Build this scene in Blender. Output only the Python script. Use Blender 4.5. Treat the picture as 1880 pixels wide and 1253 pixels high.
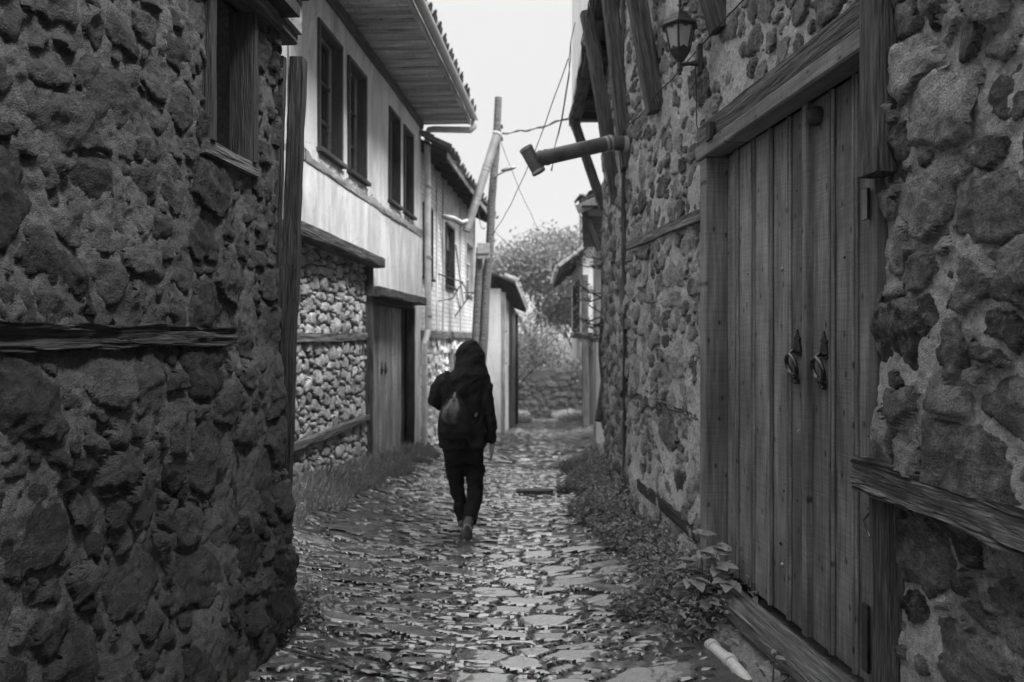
import bpy, bmesh, math, random
import numpy as np
from mathutils import Vector, Matrix

for o in list(bpy.data.objects):
    bpy.data.objects.remove(o)
SC = bpy.context.scene
COL = SC.collection
R = math.radians

# ------------------------------------------------------------------ camera
EYE = 1.65
cam_d = bpy.data.cameras.new('camera')
cam_d.lens = 28.0
cam_d.sensor_width = 36.0
cam_d.shift_y = -0.0035
cam_d.clip_start = 0.05
cam_d.clip_end = 1000
cam_d.dof.use_dof = True
cam_d.dof.focus_distance = 3.5
cam_d.dof.aperture_fstop = 2.6
cam = bpy.data.objects.new('camera', cam_d)
cam.location = (0, 0, EYE)
cam.rotation_euler = (R(90), 0, 0)
COL.objects.link(cam)
SC.camera = cam

# ------------------------------------------------------------------ sky, sun, exposure
SUN_DIR = Vector((0.48, -0.28, 0.83)).normalized()
world = bpy.data.worlds.new('World')
SC.world = world
world.use_nodes = True
wn = world.node_tree
wn.nodes.clear()
w_out = wn.nodes.new('ShaderNodeOutputWorld')
w_bg = wn.nodes.new('ShaderNodeBackground')
w_sky = wn.nodes.new('ShaderNodeTexSky')
w_sky.sky_type = 'NISHITA'
w_sky.sun_disc = False
w_sky.sun_elevation = math.asin(SUN_DIR.z)
w_sky.sun_rotation = math.atan2(SUN_DIR.x, SUN_DIR.y)
w_sky.dust_density = 4.0
w_bw = wn.nodes.new('ShaderNodeRGBToBW')
wn.links.new(w_sky.outputs[0], w_bw.inputs[0])
# overcast layer: even cloud, a little brighter overhead, with soft cloud texture
w_tc = wn.nodes.new('ShaderNodeTexCoord')
w_sep = wn.nodes.new('ShaderNodeSeparateXYZ')
wn.links.new(w_tc.outputs['Generated'], w_sep.inputs[0])
w_map = wn.nodes.new('ShaderNodeMapRange')
w_map.inputs[1].default_value = 0.38
w_map.inputs[2].default_value = 1.0
w_map.inputs[3].default_value = 2.85
w_map.inputs[4].default_value = 8.8
wn.links.new(w_sep.outputs[2], w_map.inputs[0])
w_noise = wn.nodes.new('ShaderNodeTexNoise')
w_noise.inputs['Scale'].default_value = 1.6
w_noise.inputs['Detail'].default_value = 4
wn.links.new(w_tc.outputs['Generated'], w_noise.inputs['Vector'])
w_nr = wn.nodes.new('ShaderNodeMapRange')
w_nr.inputs[3].default_value = 0.93
w_nr.inputs[4].default_value = 1.07
wn.links.new(w_noise.outputs[0], w_nr.inputs[0])
w_mul = wn.nodes.new('ShaderNodeMath')
w_mul.operation = 'MULTIPLY'
wn.links.new(w_map.outputs[0], w_mul.inputs[0])
wn.links.new(w_nr.outputs[0], w_mul.inputs[1])
w_mix = wn.nodes.new('ShaderNodeMix')
w_mix.data_type = 'FLOAT'
w_mix.inputs[0].default_value = 0.88
w_dim = wn.nodes.new('ShaderNodeMath')
w_dim.operation = 'MULTIPLY'
w_dim.inputs[1].default_value = 0.43
wn.links.new(w_bw.outputs[0], w_dim.inputs[0])
wn.links.new(w_dim.outputs[0], w_mix.inputs[2])
wn.links.new(w_mul.outputs[0], w_mix.inputs[3])
wn.links.new(w_mix.outputs[0], w_bg.inputs['Color'])
w_bg.inputs['Strength'].default_value = 0.105
wn.links.new(w_bg.outputs[0], w_out.inputs[0])

sun_d = bpy.data.lights.new('sun', 'SUN')
sun_d.energy = 2.3
sun_d.angle = R(22)
sun_d.color = (1.0, 1.0, 1.0)
sun = bpy.data.objects.new('sun', sun_d)
sun.rotation_euler = SUN_DIR.to_track_quat('Z', 'Y').to_euler()
sun.location = (8, 6, 20)
COL.objects.link(sun)

vs = SC.view_settings
vs.view_transform = 'Standard'
vs.look = 'None'
vs.exposure = 1.62
vs.gamma = 1.0
vs.use_curve_mapping = False
SC.cycles.use_denoising = True
SC.cycles.max_bounces = 5
SC.cycles.diffuse_bounces = 3
SC.cycles.glossy_bounces = 2
SC.cycles.transparent_max_bounces = 8

# ------------------------------------------------------------------ numpy helpers
rng = np.random.default_rng(7)
random.seed(7)


def _hash(ix, iy, seed):
    h = (ix.astype(np.int64) * 374761393 + iy.astype(np.int64) * 668265263 + seed * 974634777) & 0xFFFFFFFF
    h = ((h ^ (h >> 13)) * 1274126177) & 0xFFFFFFFF
    h = (h ^ (h >> 16)) & 0xFFFFFFFF
    return h.astype(np.float64) / 4294967295.0


def vnoise(x, y, seed=0):
    x = np.asarray(x, float)
    y = np.asarray(y, float)
    ix = np.floor(x)
    iy = np.floor(y)
    fx = x - ix
    fy = y - iy
    fx = fx * fx * fx * (fx * (fx * 6 - 15) + 10)
    fy = fy * fy * fy * (fy * (fy * 6 - 15) + 10)
    a = _hash(ix, iy, seed)
    b = _hash(ix + 1, iy, seed)
    c = _hash(ix, iy + 1, seed)
    d = _hash(ix + 1, iy + 1, seed)
    return (a * (1 - fx) + b * fx) * (1 - fy) + (c * (1 - fx) + d * fx) * fy - 0.5


def fbm(x, y, seed=0, octv=4, gain=0.5):
    t = 0
    amp = 1.0
    for k in range(octv):
        t = t + amp * vnoise(x * 2 ** k + 17.3 * k, y * 2 ** k - 9.1 * k, seed + k * 31)
        amp *= gain
    return t


def sstep(a, b, x):
    t = np.clip((x - a) / (b - a), 0, 1)
    return t * t * (3 - 2 * t)


# ------------------------------------------------------------------ scene helpers
def np_mesh(name, verts, faces, smooth=True, tone=None):
    me = bpy.data.meshes.new(name)
    verts = np.ascontiguousarray(verts, dtype=np.float32)
    faces = np.ascontiguousarray(faces, dtype=np.int32)
    k = faces.shape[1]
    me.vertices.add(len(verts))
    me.vertices.foreach_set('co', verts.ravel())
    me.loops.add(faces.size)
    me.loops.foreach_set('vertex_index', faces.ravel())
    me.polygons.add(len(faces))
    me.polygons.foreach_set('loop_start', np.arange(len(faces), dtype=np.int32) * k)
    me.polygons.foreach_set('use_smooth', np.full(len(faces), smooth, dtype=bool))
    if tone is not None:
        at = me.attributes.new('tone', 'FLOAT', 'POINT')
        at.data.foreach_set('value', np.ascontiguousarray(tone, dtype=np.float32))
    me.update(calc_edges=True)
    return me


def link(name, me, mat=None, parent=None):
    o = bpy.data.objects.new(name, me)
    COL.objects.link(o)
    if mat is not None and me is not None and len(me.materials) == 0:
        me.materials.append(mat)
    if parent is not None:
        adopt(o, parent)
    return o


def wmat(o):
    m = o.matrix_basis.copy()
    if o.parent:
        return wmat(o.parent) @ o.matrix_parent_inverse @ m
    return m


def adopt(o, parent):
    o.parent = parent
    o.matrix_parent_inverse = wmat(parent).inverted()
    return o


def tag(o, label, cat, group=None, kind=None):
    o['label'] = label
    o['category'] = cat
    if group:
        o['group'] = group
    if kind:
        o['kind'] = kind
    return o


def root(name, loc, label, cat, group=None, kind=None):
    o = bpy.data.objects.new(name, None)
    o.empty_display_size = 0.2
    o.location = loc
    COL.objects.link(o)
    return tag(o, label, cat, group, kind)


def group_part(name, loc, parent):
    o = bpy.data.objects.new(name, None)
    o.empty_display_size = 0.1
    o.location = loc
    COL.objects.link(o)
    return adopt(o, parent)


def bm_obj(name, bm, mat, parent=None, smooth=False):
    me = bpy.data.meshes.new(name)
    bm.normal_update()
    bm.to_mesh(me)
    bm.free()
    if smooth:
        for p in me.polygons:
            p.use_smooth = True
    return link(name, me, mat, parent)


def add_box(bm, p, size, rot=None, ch=0.0):
    m = Matrix.Translation(Vector(p))
    if rot is not None:
        m = m @ rot.to_4x4()
    m = m @ Matrix.Diagonal((size[0], size[1], size[2], 1))
    r = bmesh.ops.create_cube(bm, size=1.0, matrix=m)
    if ch > 0:
        es = list({e for v in r['verts'] for e in v.link_edges})
        bmesh.ops.bevel(bm, geom=es, offset=ch, segments=1, affect='EDGES')


_bcache = {}


def board(name, parent, p, ax, aw, L, W, T, mat, ch=0.004):
    """chamfered plank: centre p, length along ax, width along aw"""
    ax = Vector(ax).normalized()
    aw = Vector(aw)
    aw = (aw - ax * aw.dot(ax)).normalized()
    az = ax.cross(aw)
    key = (round(L, 3), round(W, 3), round(T, 3), ch, mat.name)
    me = _bcache.get(key)
    if me is None:
        bm = bmesh.new()
        add_box(bm, (0, 0, 0), (L, W, T), None, min(ch, T * 0.4, W * 0.4))
        me = bpy.data.meshes.new(name)
        bm.to_mesh(me)
        bm.free()
        me.materials.append(mat)
        _bcache[key] = me
    o = bpy.data.objects.new(name, me)
    m = Matrix(((ax.x, aw.x, az.x, p[0]), (ax.y, aw.y, az.y, p[1]), (ax.z, aw.z, az.z, p[2]), (0, 0, 0, 1)))
    o.matrix_basis = m
    COL.objects.link(o)
    if parent is not None:
        adopt(o, parent)
    return o


def beam(name, parent, p0, p1, w, h, mat, amp=0.008, up=(0, 0, 1), seed=0, step=0.05, taper=1.0, fiber=14, bend=0.0):
    """weathered timber: rounded box section with fibrous relief; w along 'side', h along up"""
    p0 = Vector(p0)
    p1 = Vector(p1)
    ax = (p1 - p0)
    L = ax.length
    ax.normalize()
    upv = Vector(up)
    upv = (upv - ax * upv.dot(ax)).normalized()
    side = upv.cross(ax)
    n = max(4, int(L / step))
    m = 28 if fiber < 30 else 56
    th = np.linspace(0, 2 * math.pi, m, endpoint=False)
    c, s = np.cos(th), np.sin(th)
    pw = 0.28
    cx = np.sign(c) * np.abs(c) ** pw
    sx = np.sign(s) * np.abs(s) ** pw
    t = np.linspace(0, 1, n + 1)
    TT, AA = np.meshgrid(t, np.arange(m), indexing='ij')
    rad = 1 + 0 * TT
    nz = fbm(TT * L * 2.2 + seed * 3.1, AA * fiber / m * 2, seed, 3) + 0.5 * fbm(TT * L * 7, AA * 0.9 * 28 / m, seed + 5, 2)
    sc = 1 + (taper - 1) * TT
    ww = (w / 2 * cx[None, :] * sc)
    hh = (h / 2 * sx[None, :] * sc)
    dirn = np.sqrt(cx ** 2 + sx ** 2)[None, :]
    ww = ww + amp * nz * cx[None, :] / dirn
    hh = hh + amp * nz * sx[None, :] / dirn
    hh = hh + bend * np.sin(TT * math.pi) + amp * 0.8 * fbm(TT * L * 1.3, 0 * TT + 3, seed + 9, 2)
    lx = TT * L - L / 2
    V = np.stack([lx, ww, hh], -1).reshape(-1, 3)
    i, j = np.meshgrid(np.arange(n), np.arange(m), indexing='ij')
    j2 = (j + 1) % m
    F = np.stack([i * m + j, (i + 1) * m + j, (i + 1) * m + j2, i * m + j2], -1).reshape(-1, 4)
    # end caps: fan of quads with centre
    nb = len(V)
    V = np.vstack([V, [[-L / 2, 0, 0]], [[L / 2, 0, 0]]])
    caps = []
    for k in range(0, m, 2):
        caps.append((nb, (k) % m, (k + 1) % m, (k + 2) % m))
        b = n * m
        caps.append((nb + 1, b + (k + 2) % m, b + (k + 1) % m, b + k % m))
    F = np.vstack([F, np.array(caps)])
    F = F[:, ::-1]
    me = np_mesh(name, V, F, True)
    me.set_sharp_from_angle(angle=R(50))
    me.materials.append(mat)
    o = bpy.data.objects.new(name, me)
    ctr = (p0 + p1) / 2
    o.matrix_basis = Matrix(((ax.x, side.x, upv.x, ctr.x), (ax.y, side.y, upv.y, ctr.y), (ax.z, side.z, upv.z, ctr.z), (0, 0, 0, 1)))
    COL.objects.link(o)
    if parent is not None:
        adopt(o, parent)
    return o


def tube_geo(pts, radii, segs=10, cap=True):
    pts = [Vector(p) for p in pts]
    if not hasattr(radii, '__len__'):
        radii = [radii] * len(pts)
    V, F = [], []
    prev = None
    for k, p in enumerate(pts):
        d = (pts[min(k + 1, len(pts) - 1)] - pts[max(k - 1, 0)]).normalized()
        if prev is None:
            a = Vector((0, 0, 1)) if abs(d.z) < 0.9 else Vector((1, 0, 0))
            u = a.cross(d).normalized()
        else:
            u = (prev - d * prev.dot(d)).normalized()
        prev = u
        w = d.cross(u)
        for s in range(segs):
            an = 2 * math.pi * s / segs
            V.append(p + (u * math.cos(an) + w * math.sin(an)) * radii[k])
    n = len(pts)
    for k in range(n - 1):
        for s in range(segs):
            s2 = (s + 1) % segs
            F.append((k * segs + s, k * segs + s2, (k + 1) * segs + s2, (k + 1) * segs + s))
    if cap:
        F.append(tuple(reversed(range(segs))))
        F.append(tuple((n - 1) * segs + s for s in range(segs)))
    return V, F


def geo_obj(name, geos, mat, parent=None, smooth=True, sharp=40):
    V, F = [], []
    for v, f in geos:
        b = len(V)
        V += [tuple(x) for x in v]
        F += [tuple(i + b for i in q) for q in f]
    me = bpy.data.meshes.new(name)
    me.from_pydata(V, [], F)
    for p in me.polygons:
        p.use_smooth = smooth
    if smooth:
        me.set_sharp_from_angle(angle=R(sharp))
    return link(name, me, mat, parent)


def tube(name, pts, radii, mat, parent=None, segs=10):
    return geo_obj(name, [tube_geo(pts, radii, segs)], mat, parent)


def sag(a, b, drop, n=14, jit=0.0, seed=0):
    a, b = Vector(a), Vector(b)
    rr = random.Random(seed)
    out = []
    for k in range(n + 1):
        t = k / n
        p = a.lerp(b, t)
        p.z -= drop * 4 * t * (1 - t)
        if 0 < k < n:
            p += Vector((rr.uniform(-jit, jit), rr.uniform(-jit, jit), rr.uniform(-jit, jit)))
        out.append(p)
    return out


# ------------------------------------------------------------------ materials
class NT:
    def __init__(self, name):
        self.m = bpy.data.materials.new(name)
        self.m.use_nodes = True
        self.t = self.m.node_tree
        self.t.nodes.clear()
        self.out = self.t.nodes.new('ShaderNodeOutputMaterial')
        self.b = self.t.nodes.new('ShaderNodeBsdfPrincipled')
        self.t.links.new(self.b.outputs[0], self.out.inputs[0])
        self.tc = self.t.nodes.new('ShaderNodeTexCoord')

    def n(self, typ, **kw):
        nd = self.t.nodes.new(typ)
        for k, v in kw.items():
            setattr(nd, k, v)
        return nd

    def l(self, a, b):
        self.t.links.new(a, b)

    def coords(self, scale=(1, 1, 1), rand=False, kind='Object'):
        mp = self.n('ShaderNodeMapping')
        mp.inputs['Scale'].default_value = scale
        src = self.tc.outputs[kind]
        if rand:
            oi = self.n('ShaderNodeObjectInfo')
            mu = self.n('ShaderNodeMath', operation='MULTIPLY')
            mu.inputs[1].default_value = 37.0
            self.l(oi.outputs['Random'], mu.inputs[0])
            ad = self.n('ShaderNodeVectorMath', operation='ADD')
            self.l(src, ad.inputs[0])
            self.l(mu.outputs[0], ad.inputs[1])
            src = ad.outputs[0]
        self.l(src, mp.inputs['Vector'])
        return mp.outputs[0]

    def noise(self, co, scale, detail=6, rough=0.6, dist=0.0):
        nd = self.n('ShaderNodeTexNoise')
        nd.inputs['Scale'].default_value = scale
        nd.inputs['Detail'].default_value = detail
        nd.inputs['Roughness'].default_value = rough
        nd.inputs['Distortion'].default_value = dist
        self.l(co, nd.inputs['Vector'])
        return nd.outputs[0]

    def rng(self, v, a, b, lo=0.0, hi=1.0, clamp=True):
        nd = self.n('ShaderNodeMapRange')
        nd.clamp = clamp
        self.l(v, nd.inputs[0])
        nd.inputs[1].default_value = lo
        nd.inputs[2].default_value = hi
        nd.inputs[3].default_value = a
        nd.inputs[4].default_value = b
        return nd.outputs[0]

    def op(self, op, a, b):
        nd = self.n('ShaderNodeMath', operation=op)
        for k, v in enumerate((a, b)):
            if isinstance(v, (int, float)):
                nd.inputs[k].default_value = v
            else:
                self.l(v, nd.inputs[k])
        return nd.outputs[0]

    def mixf(self, f, a, b):
        nd = self.n('ShaderNodeMix', data_type='FLOAT')
        for k, v in ((0, f), (2, a), (3, b)):
            if isinstance(v, (int, float)):
                nd.inputs[k].default_value = v
            else:
                self.l(v, nd.inputs[k])
        return nd.outputs[0]

    def attr(self, name='tone'):
        nd = self.n('ShaderNodeAttribute', attribute_name=name)
        return nd.outputs['Fac']

    def rand(self):
        return self.n('ShaderNodeObjectInfo').outputs['Random']

    def bump(self, h, strength=0.5, dist=0.01, chain=None):
        nd = self.n('ShaderNodeBump')
        nd.inputs['Strength'].default_value = strength
        nd.inputs['Distance'].default_value = dist
        self.l(h, nd.inputs['Height'])
        if chain is not None:
            self.l(chain, nd.inputs['Normal'])
        self.l(nd.outputs[0], self.b.inputs['Normal'])
        return nd.outputs[0]

    def fin(self, col, rough=0.8, spec=0.4, metal=0.0):
        if isinstance(col, (int, float)):
            self.b.inputs['Base Color'].default_value = (col, col, col, 1)
        else:
            self.l(col, self.b.inputs['Base Color'])
        if isinstance(rough, (int, float)):
            self.b.inputs['Roughness'].default_value = rough
        else:
            self.l(rough, self.b.inputs['Roughness'])
        self.b.inputs['Specular IOR Level'].default_value = spec
        self.b.inputs['Metallic'].default_value = metal
        return self.m


def mat_plain(name, v, rough=0.6, spec=0.4, metal=0.0, var=0.25, nscale=8, bump=0.15):
    t = NT(name)
    co = t.coords(rand=True)
    n = t.noise(co, nscale, 5)
    n2 = t.noise(co, nscale * 9, 4)
    c = t.op('MULTIPLY', t.rng(n, v * (1 - var), v * (1 + var), 0.3, 0.7), t.rng(n2, 0.85, 1.15, 0.3, 0.7))
    if bump > 0:
        t.bump(n2, bump, 0.01)
    return t.fin(c, t.rng(n, rough * 0.85, min(1, rough * 1.15), 0.3, 0.7), spec, metal)


def mat_stone(name, lo, hi, rough=(0.6, 0.9), wash_tone=0.3):
    t = NT(name)
    co = t.coords()
    st = t.coords((1, 1, 1.7))
    n1 = t.noise(co, 5, 3, 0.65)
    n2 = t.noise(st, 26, 5, 0.8)
    n3 = t.noise(co, 150, 2, 0.7)
    base = t.rng(t.attr(), lo, hi)
    c = t.op('MULTIPLY', base, t.rng(n1, 0.55, 1.5, 0.3, 0.7))
    c = t.op('MULTIPLY', c, t.rng(n2, 0.5, 1.6, 0.3, 0.7))
    c = t.op('MULTIPLY', c, t.rng(n3, 0.45, 1.7, 0.32, 0.68))
    lich = t.rng(n2, 0, 1, 0.58, 0.66)
    c = t.mixf(t.op('MULTIPLY', lich, 0.5), c, hi * 1.6)
    wash = t.rng(t.op('ADD', t.noise(co, 9, 5, 0.75), t.op('MULTIPLY', n2, 0.35)), 0, 0.40, 0.66, 0.80)
    c = t.mixf(wash, c, wash_tone)
    h = t.op('ADD', t.op('MULTIPLY', n2, 1.0), t.op('MULTIPLY', n3, 0.35))
    t.bump(h, 0.95, 0.03)
    return t.fin(c, t.rng(n1, rough[0], rough[1], 0.3, 0.7), 0.35)


def mat_mortar(name, lo, hi, bs=0.8):
    t = NT(name)
    co = t.coords()
    n1 = t.noise(co, 2.2, 3, 0.6)
    n2 = t.noise(co, 40, 4, 0.8)
    n3 = t.noise(co, 230, 1, 0.7)
    c = t.rng(n1, lo, hi, 0.3, 0.7)
    c = t.op('MULTIPLY', c, t.rng(n2, 0.55, 1.4, 0.3, 0.7))
    c = t.op('MULTIPLY', c, t.rng(n3, 0.72, 1.28, 0.32, 0.68))
    h = t.op('ADD', n2, t.op('MULTIPLY', n3, 0.6))
    t.bump(h, bs, 0.026)
    return t.fin(c, 0.9, 0.25)


def mat_wood(name, lo, hi, rough=0.7, bs=0.5, knots=True, fine=1.0, grain=34):
    """grain runs along local X"""
    t = NT(name)
    co = t.coords((0.9, 7, 7), rand=True)
    cf = t.coords((1.4, grain, grain), rand=True)
    n1 = t.noise(co, 1.6, 2, 0.6, 1.2)
    n2 = t.noise(cf, 2.2 * fine, 3, 0.7, 0.3)
    saw = t.noise(t.coords((70, 3, 3), rand=True), 1.5, 1, 0.5)
    c = t.rng(n1, lo, hi, 0.3, 0.7)
    c = t.op('MULTIPLY', c, t.rng(n2, 0.6, 1.35, 0.3, 0.7))
    c = t.op('MULTIPLY', c, t.rng(saw, 0.88, 1.12, 0.3, 0.7))
    c = t.op('MULTIPLY', c, t.rng(t.rand(), 0.74, 1.26))
    c = t.op('MULTIPLY', c, t.rng(t.noise(t.coords((1.1, 3.0, 3.0), rand=True), 1.3, 2, 0.6), 0.7, 1.25, 0.35, 0.65))
    if knots:
        vo = t.n('ShaderNodeTexVoronoi', voronoi_dimensions='2D')
        vo.inputs['Scale'].default_value = 1.0
        t.l(t.coords((4.0, 7.0, 0.01), rand=True), vo.inputs['Vector'])
        k = t.rng(vo.outputs['Distance'], 0.22, 1.0, 0.025, 0.085)
        c = t.op('MULTIPLY', c, k)
    h = t.op('ADD', n2, t.op('MULTIPLY', saw, 0.25))
    t.bump(h, bs, 0.006)
    return t.fin(c, t.rng(n2, rough * 0.8, min(1, rough * 1.2), 0.3, 0.7), 0.35)


def mat_oldwood(name, lo, hi, bs=0.9):
    t = NT(name)
    cf = t.coords((1.6, 26, 26), rand=True)
    cg = t.coords((3.5, 90, 90), rand=True)
    n1 = t.noise(cf, 1.5, 3, 0.65, 0.5)
    n2 = t.noise(cg, 1.5, 2, 0.7)
    c = t.op('MULTIPLY', t.rng(n1, lo, hi, 0.32, 0.68), t.rng(n2, 0.4, 1.6, 0.3, 0.7))
    h = t.op('ADD', n1, t.op('MULTIPLY', n2, 0.4))
    t.bump(h, bs, 0.03)
    return t.fin(c, 0.85, 0.3)


def mat_leaf(name, lo, hi, rough=0.45):
    t = NT(name)
    n = t.noise(t.coords(), 14, 3)
    c = t.op('MULTIPLY', t.rng(t.attr(), lo, hi), t.rng(n, 0.75, 1.25, 0.3, 0.7))
    m = t.fin(c, rough, 0.4)
    tr = t.n('ShaderNodeBsdfTranslucent')
    t.l(c, tr.inputs['Color'])
    mx = t.n('ShaderNodeMixShader')
    mx.inputs[0].default_value = 0.25
    t.l(t.b.outputs[0], mx.inputs[1])
    t.l(tr.outputs[0], mx.inputs[2])
    t.l(mx.outputs[0], t.out.inputs[0])
    return m


def mat_plaster(name, lo, hi, streak=0.75, patch=0.0):
    t = NT(name)
    co = t.coords()
    n1 = t.noise(co, 1.1, 6, 0.6)
    n2 = t.noise(t.coords((3, 3, 0.7)), 1.1, 4, 0.7, 0.6)
    n3 = t.noise(co, 60, 4, 0.7)
    c = t.rng(n1, lo, hi, 0.3, 0.7)
    c = t.op('MULTIPLY', c, t.rng(n2, streak, 1.08, 0.35, 0.65))
    c = t.op('MULTIPLY', c, t.rng(n3, 0.9, 1.1, 0.3, 0.7))
    cr = t.n('ShaderNodeTexVoronoi', feature='DISTANCE_TO_EDGE')
    cr.inputs['Scale'].default_value = 1.3
    wv = t.n('ShaderNodeVectorMath', operation='ADD')
    t.l(co, wv.inputs[0])
    t.l(t.op('MULTIPLY', t.noise(co, 6, 4), 0.5), wv.inputs[1])
    t.l(wv.outputs[0], cr.inputs['Vector'])
    crk = t.rng(cr.outputs['Distance'], 0.6, 1.0, 0.0, 0.008)
    c = t.op('MULTIPLY', c, crk)
    h = t.op('ADD', t.op('MULTIPLY', n3, 0.5), t.noise(co, 9, 5))
    t.bump(h, 0.35, 0.02)
    return t.fin(c, 0.9, 0.25)


M = {}
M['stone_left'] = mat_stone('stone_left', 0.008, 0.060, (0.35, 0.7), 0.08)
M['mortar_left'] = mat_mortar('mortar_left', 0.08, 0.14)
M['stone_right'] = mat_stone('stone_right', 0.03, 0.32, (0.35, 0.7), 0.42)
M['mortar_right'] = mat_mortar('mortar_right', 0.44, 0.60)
M['stone_a'] = mat_stone('stone_plaster_house', 0.30, 0.62, (0.6, 0.9), 0.6)
M['mortar_a'] = mat_mortar('mortar_plaster_house', 0.10, 0.18)
M['stone_b'] = mat_stone('stone_whitewashed', 0.6, 0.85, (0.6, 0.9), 0.8)
M['mortar_b'] = mat_mortar('mortar_whitewashed', 0.35, 0.5)
M['plaster_a'] = mat_plaster('plaster_grey', 0.60, 0.84, 0.64)
M['plaster_white'] = mat_plaster('plaster_white', 0.66, 0.78, 0.8)
M['render'] = mat_plaster('rough_render', 0.22, 0.32, 0.7)
M['door'] = mat_wood('door_wood', 0.13, 0.26, 0.6, 0.7)
M['frame'] = mat_wood('frame_wood', 0.11, 0.19, 0.65, 0.5)
M['wood_mid'] = mat_wood('grey_wood', 0.20, 0.34, 0.75, 0.6)
M['wood_light'] = mat_wood('pale_wood', 0.34, 0.52, 0.75, 0.5)
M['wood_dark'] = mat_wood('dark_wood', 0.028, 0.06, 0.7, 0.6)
M['wood_old'] = mat_oldwood('weathered_wood', 0.04, 0.14)
M['wood_old_grey'] = mat_oldwood('weathered_grey_wood', 0.07, 0.24)
M['wood_old_dark'] = mat_oldwood('weathered_dark_wood', 0.02, 0.06)
M['soffit'] = mat_wood('soffit_wood', 0.30, 0.52, 0.7, 0.4)
M['iron'] = mat_plain('black_iron', 0.02, 0.22, 1.0, 0.3, 0.3, 20, 0.05)
M['lamp_metal'] = mat_plain('lamp_metal', 0.05, 0.5, 0.4, 0.3, 0.3, 20, 0.1)
M['zinc'] = mat_plain('zinc', 0.38, 0.5, 0.5, 0.6, 0.25, 5, 0.05)
M['pvc'] = mat_plain('pale_plastic', 0.62, 0.5, 0.4, 0.0, 0.2, 9, 0.05)
M['flue'] = mat_plain('flue_metal', 0.10, 0.5, 0.4, 0.3, 0.4, 6, 0.08)
M['pipe_grey'] = mat_plain('grey_sheet_metal', 0.27, 0.5, 0.4, 0.3, 0.3, 5, 0.05)
M['pane_sky'] = mat_plain('sky_toned_pane', 0.34, 0.12, 0.8, 0.0, 0.2, 3, 0.0)  # paler top pane: sky reflection put into its base colour
M['cable'] = mat_plain('cable', 0.03, 0.6, 0.3)
M['tile'] = mat_plain('roof_tile', 0.22, 0.75, 0.3, 0, 0.4, 7, 0.4)
M['paper'] = mat_plain('paper', 0.75, 0.8, 0.2, 0, 0.05, 6, 0)
M['ink'] = mat_plain('ink', 0.06, 0.8, 0.2, 0, 0.05, 6, 0)
M['weed'] = mat_leaf('weed_leaf', 0.12, 0.42)
M['grass'] = mat_leaf('grass_leaf', 0.20, 0.48)
M['treeleaf'] = mat_leaf('tree_leaf', 0.10, 0.34, 0.6)
M['bark'] = mat_oldwood('bark', 0.05, 0.14)
M['earth'] = mat_mortar('earth', 0.05, 0.10)
M['concrete'] = mat_mortar('concrete', 0.22, 0.36)


def mat_glass(name, v):
    t = NT(name)
    co = t.coords()
    t.bump(t.noise(co, 2.5, 2), 0.08, 0.02)
    return t.fin(v, 0.06, 0.8)


M['pane'] = mat_glass('window_pane', 0.02)


def mat_lamp_glass():
    t = NT('frosted_lamp_glass')
    n = t.noise(t.coords((4, 4, 1)), 8, 4)
    return t.fin(t.rng(n, 0.28, 0.38, 0.3, 0.7), 0.25, 0.5)


M['lamp_glass'] = mat_lamp_glass()


def mat_wet_stone():
    t = NT('wet_cobble')
    co = t.coords()
    n1 = t.noise(co, 7, 3, 0.65)
    n2 = t.noise(co, 45, 3, 0.7)
    n3 = t.noise(co, 170, 1, 0.6)
    wet = t.attr('wet')
    c = t.op('ADD', t.rng(t.attr(), 0.035, 0.15), t.op('MULTIPLY', wet, 0.12))  # base colour lightened along the channel to imitate sky glare
    c = t.op('MULTIPLY', c, t.rng(n1, 0.6, 1.4, 0.3, 0.7))
    c = t.op('MULTIPLY', c, t.rng(n2, 0.7, 1.3, 0.3, 0.7))
    h = t.op('ADD', n2, t.op('MULTIPLY', n3, 0.3))
    t.bump(h, 0.22, 0.008)
    t.l(t.rng(wet, 0.2, 1.0), t.b.inputs['Coat Weight'])
    t.b.inputs['Coat Roughness'].default_value = 0.045
    t.b.inputs['Coat IOR'].default_value = 2.3
    return t.fin(c, t.rng(n1, 0.10, 0.32, 0.35, 0.65), 0.7)


M['cobble'] = mat_wet_stone()


def mat_mud():
    """tone attribute: 1 = wet channel, 0 = drier verge"""
    t = NT('wet_earth')
    co = t.coords()
    n1 = t.noise(co, 3, 3, 0.65)
    n2 = t.noise(co, 60, 4, 0.75)
    n3 = t.noise(co, 230, 1, 0.6)
    c = t.op('MULTIPLY', t.rng(n1, 0.04, 0.08, 0.3, 0.7), t.rng(n2, 0.6, 1.5, 0.3, 0.7))
    peb = t.rng(t.noise(co, 75, 2, 0.5), 0, 1, 0.68, 0.72)
    c = t.mixf(t.op('MULTIPLY', peb, 0.6), c, 0.24)
    w = t.op('ADD', t.attr(), t.rng(n1, -0.5, 0.5, 0.3, 0.7))
    r = t.rng(w, 0.65, 0.04, 0.1, 0.95)
    h = t.op('ADD', n2, t.op('MULTIPLY', n3, 0.4))
    t.bump(h, 0.35, 0.012)
    return t.fin(c, r, 0.5)


M['mud'] = mat_mud()


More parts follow.
